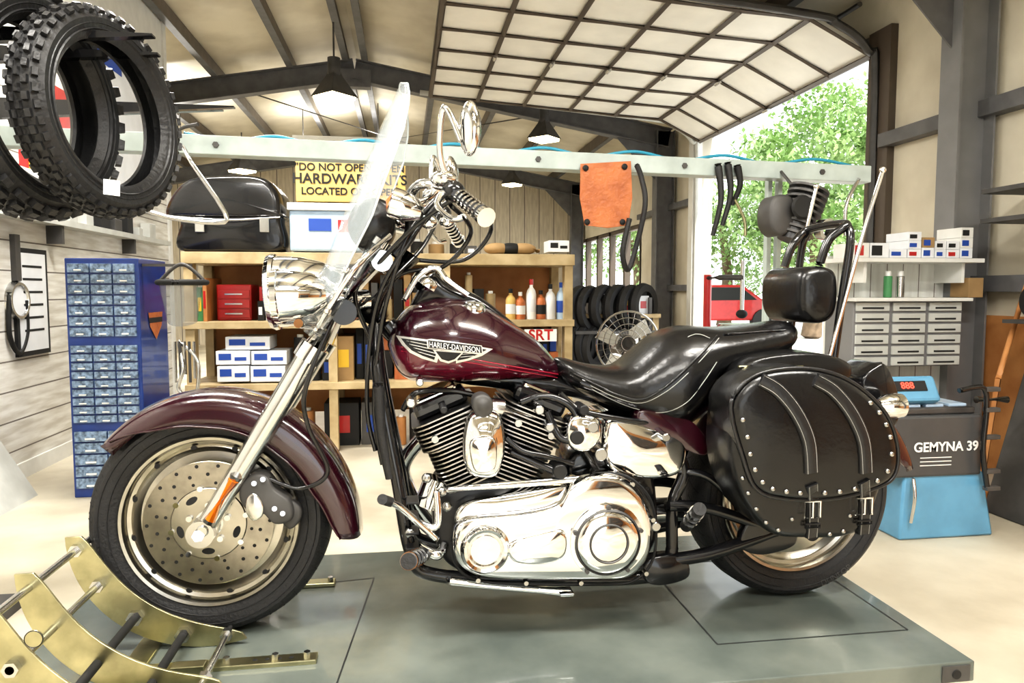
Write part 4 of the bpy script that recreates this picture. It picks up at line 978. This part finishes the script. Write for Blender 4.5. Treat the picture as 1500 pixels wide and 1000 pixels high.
# ================================================================== SHELF BENCH
g=group('shelving_bench'); YS=5.2
xs0,xs1=T(265,400,YS).x,T(842,400,YS).x
def shelf(z,th=.05): box2('shelf_%d'%int(z*100),(xs0,YS,z-th),(xs1,YS+.62,z),'woodl',g,.003)
Z1=T(500,370,YS).z; Z2=T(500,466,YS).z-.02; Z3=T(500,560,YS).z
shelf(Z1,.08); shelf(Z2); shelf(Z3)
for i,x in enumerate((xs0+.04,xs0+1.0,xs1-.95,xs1-.04)):
    box2('post_f_%d'%i,(x-.03,YS+.02,0),(x+.03,YS+.11,Z1-.03),'woodl',g); box2('post_b_%d'%i,(x-.03,YS+.52,0),(x+.03,YS+.61,Z1-.03),'woodl',g)
box2('plywood_back',(xs0,YS+.60,.2),(xs1,YS+.62,Z1-.02),'wood',g)
def clutter(name,x0,x1,z,y0,y1,n,hmax,mats,seed):
    rnd=random.Random(seed); g=group(name); x=x0
    i=0
    while x<x1-.03:
        w=rnd.uniform(.05,.16)*n; h=rnd.uniform(.35,1)*hmax
        if x+w>x1: w=x1-x
        k=rnd.random(); m=rnd.choice(mats); y=rnd.uniform(y0,y0+.1)
        if k<.62:
            box2('carton_%d'%i,(x,y,z),(x+w*.95,y1,z+h),m,g,.003)
            box2('carton_label_%d'%i,(x+w*.15,y-.002,z+h*.3),(x+w*.7,y,z+h*.7),rnd.choice(['paper','bluei','ink','red','yellow']),g)
            if rnd.random()<.5 and h<hmax*.6: box2('carton_top_%d'%i,(x+.01,y+.02,z+h+.001),(x+w*.8,y1-.05,z+h+hmax*.3),rnd.choice(mats),g,.003)
        else: 
            r_=min(w*.42,.06)
            cyl('can_%d'%i,(x+w/2,y+w/2,z),(x+w/2,y+w/2,z+h),r_,m,g,seg=20,bevel=.004)
            cyl('cap_%d'%i,(x+w/2,y+w/2,z+h),(x+w/2,y+w/2,z+h+.02),r_*.5,'wht',g,seg=16)
        x+=w+.005; i+=1
    return g
xq=T(338,440,YS+.1).x
clutter('workbench_supplies',T(283,460,YS).x,xq-.14,Z2,YS+.05,YS+.5,.55,.34,['red','wood','paper','dark','green','yellow'],3)
clutter('parts_boxes',T(372,460,YS).x,T(735,460,YS).x,Z2,YS+.12,YS+.5,.6,.34,['card','dark','red','bluei','paper','steelg','woodl'],4)
clutter('lower_shelf_goods',T(425,560,YS).x,T(600,560,YS).x,Z3,YS+.1,YS+.5,.9,.38,['card','dark','orange','paper','dark'],5)
clutter('stored_boxes',T(605,560,YS).x,T(825,560,YS).x,Z3,YS+.1,YS+.5,.9,.38,['card','dark','orange','bluei','dark'],8)
clutter('bottom_crates',xs0+.15,xs1-.2,0.0,YS+.15,YS+.5,1.8,.34,['card','dark','steelg','wood','dark'],9)
def carton(u0,v0,u1,v1,Y,d,m='paper',pr='bluei',nm='parts_carton'):
    g=group(nm); o=pbox('carton',u0,v0,u1,v1,Y,d,m,g,.003)
    a=T(u0,v0,Y);b=T(u1,v1,Y); w=b.x-a.x; h=a.z-b.z
    box2('print',(a.x+w*.08,Y-.002,b.z+h*.35),(a.x+w*.45,Y,a.z-h*.2),pr,g); box2('print_b',(a.x+w*.55,Y-.002,b.z+h*.3),(a.x+w*.9,Y,b.z+h*.55),pr,g)
carton(318,536,365,559,YS+.03,.3); carton(367,536,418,559,YS+.03,.3); carton(316,514,366,534,YS+.03,.3); carton(368,514,420,534,YS+.03,.3); carton(330,493,395,512,YS+.05,.3)
for k,(u,h,m,cm) in enumerate(((748,38,'yel','ink'),(762,34,'orange','wht'),(778,50,'wht','red'),(792,36,'orange','ink'),(806,44,'paper','ink'),(822,46,'clear','bluei'))):
    g=group('spray_bottle'); p=T(u,462,YS+.12); h_=h*.0060; r=.038
    p.z=Z2+.001
    lathe('bottle',[(0,0),(r,0),(r,h_*.62),(r*.8,h_*.72),(r*.35,h_*.8),(r*.35,h_*.88),(0,h_*.88)],p,(0,0,1),m,g,seg=24)
    cyl('cap',p+Vector((0,0,h_*.86)),p+Vector((0,0,h_)),r*.42,cm,g,seg=16)
    lathe('label',[(r*1.02,h_*.18),(r*1.02,h_*.5)],p,(0,0,1),cm if k%2 else 'paper',g,seg=24)
g=group('shop_sign'); a=T(792,491,YS-.02); box2('plate',(a.x-.12,YS-.022,a.z-.045),(a.x+.12,YS-.012,a.z+.045),'wht',g)
text('letters','SRT',(a.x,YS-.024,a.z),.11,'red',g,bold=True)
g=group('touring_trunk'); yt=YS+.02
pillow('base',xz([(262,366),(262,330),(275,308),(400,305),(412,325),(412,366),(340,368)],yt),yt+.45,yt,'black',g,r=.04,dome=.02)
pillow('lid',xz([(240,312),(250,285),(275,262),(320,256),(380,258),(406,278),(412,310),(405,318),(260,318)],yt-.03),yt+.48,yt-.03,'black',g,r=.05,dome=.01)
tube('lid_seam',[T(246,316,yt-.03),T(330,322,yt-.045),T(410,318,yt-.03)],.006,'chromer',g)
for u in(285,380): pbox('latch_%d'%u,u,318,u+14,340,yt-.045,.03,'chromer',g,.004)
g=group('storage_bin'); pbox('tub',424,308,528,368,YS+.05,.4,'clear',g,.015); pbox('lid',420,297,534,308,YS+.03,.45,'wht',g,.006); pbox('label',452,320,485,338,YS+.045,.006,'bluei',g)
pbox('label_b',495,322,512,340,YS+.045,.006,'red',g)
g=group('hardware_carton'); YC=YS+.03
pbox('box',433,232,594,296,YC,.4,'yel',g,.004)
for s_,v,sz in(('"DO NOT OPEN  OPEN',246,.072),('HARDWARE  KITS',263,.098),('LOCATED ON  OPEN',281,.070)):
    p=T(513,v,YC-.002); text('print',s_,(p.x,YC-.003,p.z),sz,'ink',g,bold=True)
g=group('leather_gloves')
for u,v,m in((728,362,'card'),(748,366,'dark'),(766,362,'card')):
    p=T(u,v,YS+.15); ball('glove',(p.x,p.y,Z1+.045),(.10,.08,.045),m,g)
    for k in range(4): tube('finger',[(p.x+.05,p.y-.04+.025*k,Z1+.05),(p.x+.12,p.y-.05+.03*k,Z1+.03)],.014,m,g,smoothp=False)
carton(804,352,834,369,YS+.1,.2,'paper','ink')
clutter('top_shelf_boxes',T(600,370,YS).x,T(705,370,YS).x,Z1,YS+.2,YS+.5,1.1,.13,['dark','card','steelg'],12)
g=group('red_tool_chest'); p=T(338,440,YS+.1); box2('chest',(p.x-.12,YS+.2,Z2),(p.x+.12,YS+.5,Z2+.26),'red',g,.01)
for k in range(3): box2('drawer_%d'%k,(p.x-.11,YS+.19,Z2+.02+k*.07),(p.x+.11,YS+.2,Z2+.08+k*.07),'red',g,.004); box2('pull_%d'%k,(p.x-.06,YS+.18,Z2+.045+k*.07),(p.x+.06,YS+.19,Z2+.055+k*.07),'chromer',g)
# ================================================================== GANTRY BEAM
g=group('hoist_gantry'); YG=3.7
a=T(240,210,YG); a.x=XL; b=T(1268,257,YG); a.z=T(262,212,YG).z+.02
d=(b-a)
vs=[]
for p in(a,b):
    for y in(-.05,.05):
        for z in(-.045,.045): vs.append((p.x,p.y+y,p.z+z))
mesh('beam',vs,[(0,1,3,2),(4,6,7,5),(0,4,5,1),(2,3,7,6),(0,2,6,4),(1,5,7,3)],'beamw',g,bevel=.004)
xp=T(1130,400,YG+.08).x; zp=a.z+(b.z-a.z)*(xp-a.x)/(b.x-a.x)
for k in(-.03,.03): box2('post',(xp+k-.013,YG+.06,0),(xp+k+.013,YG+.10,zp-.03),'beamw',g,.003)
box2('foot',(xp-.08,YG-.3,0),(xp+.08,YG+.4,.05),'beamw',g,.004)
tube('air_hose',[T(270+i*66,197+i*2.8+(7 if i%2 else -3),YG-.02) for i in range(16)],.008,'hose',g)
for i in range(5):
    x=a.x+(b.x-a.x)*(.3+.16*i); z=a.z+(b.z-a.z)*(.3+.16*i); cyl('bolt_%d'%i,(x,YG-.06,z),(x,YG-.05,z),.015,'steelg',g,seg=6)
g=group('leather_apron'); prism('hide',xz([(850,240),(924,236),(926,290),(920,330),(890,334),(856,330),(849,290)],YG-.07),YG-.075,YG-.07,'orange',g,bevel=.002)
for u,v in((858,246),(915,244),(860,325),(912,325)): p=T(u,v,YG-.08); ball('stud',p,(.016,.008,.016),'dark',g,seg=12)
g=group('hanging_rubber_hose'); tube('loop',[T(932,240,YG-.1),T(940,262,YG-.1),T(945,300,YG-.12),T(932,360,YG-.1),T(920,395,YG-.1),T(912,370,YG-.13),T(922,320,YG-.13)],.014,'rubber',g)
g=group('ratchet_straps')
for k,(u,v0,v1,m) in enumerate(((1052,240,345,'rubber'),(1066,238,330,'rubber'),(1080,242,300,'dark'))):
    P=[T(u,v0,YG-.07),T(u+4,(v0+v1)/2,YG-.08),T(u-8,v1,YG-.07)]; tube('strap_%d'%k,P,.014,m,g,radii=[.020,.015,.012])
tube('chain',[T(1075,290,YG-.08),T(1090,320,YG-.08),T(1092,345,YG-.08)],.008,'brass',g)
g=group('engine_cylinder_casting')
p=T(1172,315,YG-.25); Rk=Matrix.Rotation(.35,3,'Y')
for k in range(9):
    q=p+Rk@Vector((0,0,.13-k*.03)); s_=.10 if k<5 else .085
    n_=Rk@Vector((0,0,1)); cyl('fin_%d'%k,q,q+n_*.012,s_,'steelg',g,seg=24)
cyl('core',p+Rk@Vector((0,0,.14)),p+Rk@Vector((0,0,-.14)),.07,'fin',g)
lathe('port_flange',[(.035,.0),(.05,0),(.055,.05),(.035,.05)],p+Vector((.06,-.09,-.08)),(.3,-1,-.1),'chromer',g,closed=True)
lathe('bore',[(0,.01),(.05,.012),(.06,.0)],p+Vector((-.04,-.09,.03)),(0,-1,0),'dark',g)
pillow('second_barrel',xz([(1130,300),(1140,285),(1162,290),(1165,330),(1145,345),(1130,330)],YG-.3),YG-.15,YG-.3,'steelg',g,r=.02)
cyl('hanger',(p.x,p.y,p.z+.1),(p.x,YG-.05,b.z+.0),.008,'steelg',g)
g=group('suspension_hook'); 
tube('strut',[T(1258,262,YG-.07),T(1240,300,YG-.1),T(1238,345,YG-.1)],.01,'chromer',g)
# ================================================================== MID / FAR PROPS
g=group('pedestal_fan'); c=T(920,503,5.6); 
for r in(.262,.21,.16,.11,.06):
    P=[(c.x+r*math.cos(2*math.pi*i/32),5.6-.02*(1-r/.262),c.z+r*math.sin(2*math.pi*i/32)) for i in range(32)]; tube('ring',P,.004 if r<.25 else .010,'chromer',g,smoothp=False,closed=True,seg=6)
for i in range(28):
    a=2*math.pi*i/28; tube('wire_%d'%i,[(c.x+.03*math.cos(a),5.58,c.z+.03*math.sin(a)),(c.x+.26*math.cos(a),5.6,c.z+.26*math.sin(a))],.002,'chromer',g,smoothp=False,seg=4)
for i in range(3):
    a=2*math.pi*i/3+.3; e=Vector((math.cos(a),0,math.sin(a))); t_=Vector((-math.sin(a),0,math.cos(a)))
    mesh('blade_%d'%i,[c+e*.03+Vector((0,.05,0)),c+e*.22+t_*.02+Vector((0,.04,0)),c+e*.22+t_*.14+Vector((0,.08,0)),c+e*.06+t_*.09+Vector((0,.08,0))],[(0,1,2,3)],'white',g,solid=.003)
cyl('motor',(c.x,5.62,c.z),(c.x,5.78,c.z),.07,'steelg',g); cyl('stand',(c.x,5.72,0.02),(c.x,5.72,c.z),.02,'steelg',g); cyl('base',(c.x,5.72,0),(c.x,5.72,.03),.22,'steelg',g)
g=group('tyre_rack_row')
for k,(u,v) in enumerate(((850,452),(865,452),(885,450),(905,450),(925,450),(942,448),(850,505),(862,505),(872,508))):
    p=T(u,v,9.0); lathe('tyre_%d'%k,[(.19,-.05),(.28,-.06),(.30,0),(.28,.06),(.19,.05)],p,(.6,-.7,0),'rubber',g,seg=40)
p0=T(838,470,9.0);p1=T(952,470,9.0)
for z in(p0.z-.12,p0.z-.72): 
    box2('rail',(p0.x,8.8,z-.04),(p1.x,9.2,z),'steelg',g)
for x in(p0.x,p1.x): box2('upright',(x-.02,8.98,0),(x+.02,9.02,p0.z+.3),'steelg',g)
g=group('tyre_changer'); p=T(1098,470,5.9)
box2('cabinet',(p.x-.28,5.7,0),(p.x+.28,6.3,.78),'red',g,.03)
lathe('turntable',[(0,.06),(.22,.06),(.24,.03),(.2,0)],(p.x,6.0,.80),(0,0,1),'chromer',g,seg=32)
cyl('column',(p.x-.24,6.25,.7),(p.x-.24,6.25,1.3),.035,'red',g)
tube('swing_arm',[(p.x-.24,6.25,1.27),(p.x-.24,6.0,1.27),(p.x-.05,5.95,1.27)],.025,'steelg',g,smoothp=False); cyl('vertical_shaft',(p.x-.05,5.95,.95),(p.x-.05,5.95,1.42),.018,'chrome',g)
ball('duck_head',(p.x-.05,5.95,.95),(.05,.05,.04),'dark',g)
clutter('wall_bench_goods',2.0,3.2,0.851,9.0,9.3,1.5,.4,['dark','red','steelg','paper'],21)
g=group('wall_workbench'); box2('top',(1.9,8.95,.8),(3.3,9.45,.85),'woodl',g); 
for x in(1.95,3.25): box2('leg',(x-.04,9.0,0),(x+.04,9.4,.8),'woodl',g)
# ================================================================== RIGHT SIDE: white unit
g=group('white_parts_unit'); YW=3.85
x0=T(1252,400,YW).x; x1=T(1442,400,YW).x
box2('slat_back',(x0,YW+.28,0),(x1-.02,YW+.30,T(1350,372,YW).z),'slats',g)
zs=T(1350,384,YW).z; box2('shelf_top',(x0-.03,YW,zs),(x1,YW+.3,zs+.025),'white',g,.003)
for x in(x0+.1,x1-.1): box2('bracket',(x-.01,YW+.05,zs-.12),(x+.01,YW+.28,zs),'white',g)
zc0=T(1350,536,YW).z; zc1=T(1350,441,YW).z; xc1=T(1408,480,YW).x
box2('cabinet_top',(x0-.02,YW-.05,zc1),(xc1+.03,YW+.28,zc1+.02),'white',g,.003)
box2('organiser_body',(x0,YW,zc0),(xc1,YW+.28,zc1),'colg',g,.003)
for r in range(6):
    for c_ in range(3):
        w=(xc1-x0)/3; h=(zc1-zc0)/6; box2('tray_%d_%d'%(r,c_),(x0+c_*w+.012,YW-.012,zc0+r*h+.007),(x0+(c_+1)*w-.012,YW,zc0+(r+1)*h-.007),'tray',g,.003)
        box2('tray_label',(x0+c_*w+.05,YW-.015,zc0+r*h+.02),(x0+(c_+1)*w-.05,YW-.012,zc0+r*h+.03),'ink',g)
rnd=random.Random(5); g=group('oil_filter_boxes'); x=x0
z=zs+.027
while x<x1-.1:
    w=rnd.uniform(.07,.13); hh=rnd.choice([.05,.06,.085])
    zz_=z
    for l in range(rnd.choice([1,2,2,3]) if hh<.08 else 1):
        m=rnd.choice(['paper','paper','white','card']); box2('box',(x,YW+.02,zz_),(x+w-.006,YW+.22,zz_+hh),m,g,.002)
        box2('print',(x+.01,YW+.017,zz_+.012),(x+w*.6,YW+.02,zz_+hh-.015),rnd.choice(['bluei','ink','red']),g); zz_+=hh+.001
    x+=w
g=group('aerosol_cans'); 
for u,mm_ in((1300,'green'),(1318,'chromer')):
    p=T(u,430,YW+.1); cyl('can',(p.x,p.y,zc1+.021),(p.x,p.y,zc1+.15),.024,mm_,g,seg=20,bevel=.004); cyl('cap',(p.x,p.y,zc1+.15),(p.x,p.y,zc1+.18),.016,'wht',g,seg=16)
g=group('cardboard_box'); p=T(1420,430,YW+.1); box2('box',(p.x-.05,YW+.05,zc1+.021),(p.x+.05,YW+.2,zc1+.14),'card',g,.003)
# wheel balancer
g=group('wheel_balancer'); YM=2.95
prism('base',[(T(1325,700,YM).x,T(1380,692,YM).z),(T(1440,700,YM).x,T(1380,692,YM).z),(T(1455,790,YM).x,.0),(T(1318,760,YM).x,.0)],YM,YM+.42,'lblue',g,bevel=.012)
M['console']=mat('console_grey',(.07,.072,.075),.35,noise=.15)
box2('console',(T(1306,650,YM).x,YM-.01,T(1380,697,YM).z),(T(1437,650,YM).x,YM+.42,T(1380,608,YM).z),'console',g,.012)
box2('tray',(T(1290,600,YM).x,YM+.02,T(1380,608,YM).z),(T(1434,600,YM).x,YM+.44,T(1380,598,YM).z),'steelg',g,.008)
for k in range(4): box2('weight_pocket_%d'%k,(T(1300+k*34,600,YM).x,YM+.05,T(1380,599,YM).z),(T(1326+k*34,600,YM).x,YM+.3,T(1380,594,YM).z),'clear',g,.004)
a=T(1388,655,YM-.02); text('label','GEMYNA 39',(a.x,YM-.013,a.z),.062,'wht',g,bold=True)
for k in range(3): box2('fine_print_%d'%k,(a.x-.13,YM-.012,a.z-.05-k*.018),(a.x+.03,YM-.011,a.z-.046-k*.018),'wht',g)
Rd=Matrix.Rotation(-.5,3,'X'); dc=T(1322,574,YM+.1)
box('display_head',dc,(.30,.10,.13),'lblue',g,.015,R=Rd)
dd=dc+Rd@Vector((-.01,-.052,.01)); box('display_glass',dd,(.2,.006,.05),'ink',g,.002,R=Rd)
to=text('digits','888',dd+Rd@Vector((0,-.005,0)),.045,'digit',g); to.rotation_euler=(math.pi/2-.5,0,0)
tube('spindle',[T(1430,585,YM+.15),T(1475,585,YM+.15)],.018,'chromer',g,smoothp=False)
tube('calliper_arm',[T(1405,572,YM-.05),T(1440,568,YM-.05),T(1445,600,YM-.05),T(1440,660,YM-.05),T(1446,715,YM-.05)],.012,'black',g)
for v in(570,600,640,690,715): p=T(1444,v,YM-.05); box('calliper_jaw',(p.x+.03,p.y,p.z),(.07,.03,.02),'steelg',g,.003)
tube('side_handle',[T(1338,700,YM-.02),T(1340,730,YM-.05),T(1334,765,YM-.02)],.008,'chromer',g)
g=group('push_broom'); tube('handle',[T(1462,555,3.4),T(1500,430,3.6),T(1530,340,3.7)],.014,'wood',g)
p=T(1462,555,3.4); tube('handle_low',[p,(p.x-.12,p.y-.05,.1)],.014,'wood',g,smoothp=False); box('head',(p.x-.13,p.y-.05,.07),(.4,.07,.05),'wood',g,.005); box('bristles',(p.x-.13,p.y-.05,.025),(.38,.06,.05),'ink',g)
g=group('equipment_cover')
mesh('panel',[(3.0,2.75,0),(3.5,2.75,0),(3.5,2.75,.9),(3.25,2.75,.9),(3.0,3.3,0),(3.5,3.3,0),(3.5,3.3,.9),(3.25,3.3,.9)],[(0,1,2,3),(7,6,5,4),(0,4,5,1),(1,5,6,2),(2,6,7,3),(3,7,4,0)],'steelg',g,bevel=.01)
g=group('bench_grinder'); c=Vector((XR-.28,3.35,1.10))
box2('bracket',(XR-.45,3.2,.98),(XR,3.5,1.0),'steelg',g); box2('stand',(XR-.32,3.3,1.0),(XR-.24,3.4,1.04),'steelg',g)
cyl('motor',(c.x-.08,c.y,c.z),(c.x+.08,c.y,c.z),.07,'steelg',g)
for s in(-1,1): cyl('wheel',(c.x+s*.13,c.y,c.z),(c.x+s*.1,c.y,c.z),.09,'dark',g)
g=group('wall_tool_shelf')
for z in(1.55,1.72): box2('board_%d'%int(z*100),(XR-.35,2.6,z),(XR-.0,3.8,z+.025),'steelg',g)
# ================================================================== LIGHT
w=bpy.data.worlds.new('sky'); sc.world=w; w.use_nodes=True
bg=w.node_tree.nodes['Background']; bg.inputs[0].default_value=(.93,.97,1,1); bg.inputs[1].default_value=2.0
s=bpy.data.lights.new('sun','SUN'); s.energy=4.0; s.angle=.02; s.color=(1,.95,.85)
so=bpy.data.objects.new('sun',s); so.rotation_euler=(math.radians(38),math.radians(12),0); link(so)
sc.view_settings.view_transform='Standard'
try: sc.view_settings.look='Medium High Contrast'
except Exception as e: print('look',e)
sc.view_settings.exposure=.5; sc.view_settings.gamma=1.0
cam=bpy.data.cameras.new('camera'); cam.sensor_width=36; cam.lens=36*F/1500; cam.clip_start=.05; cam.clip_end=300
co=bpy.data.objects.new('camera',cam); co.location=(0,0,CAMZ); co.rotation_euler=(math.pi/2-PIT,0,-YAW); link(co); sc.camera=co
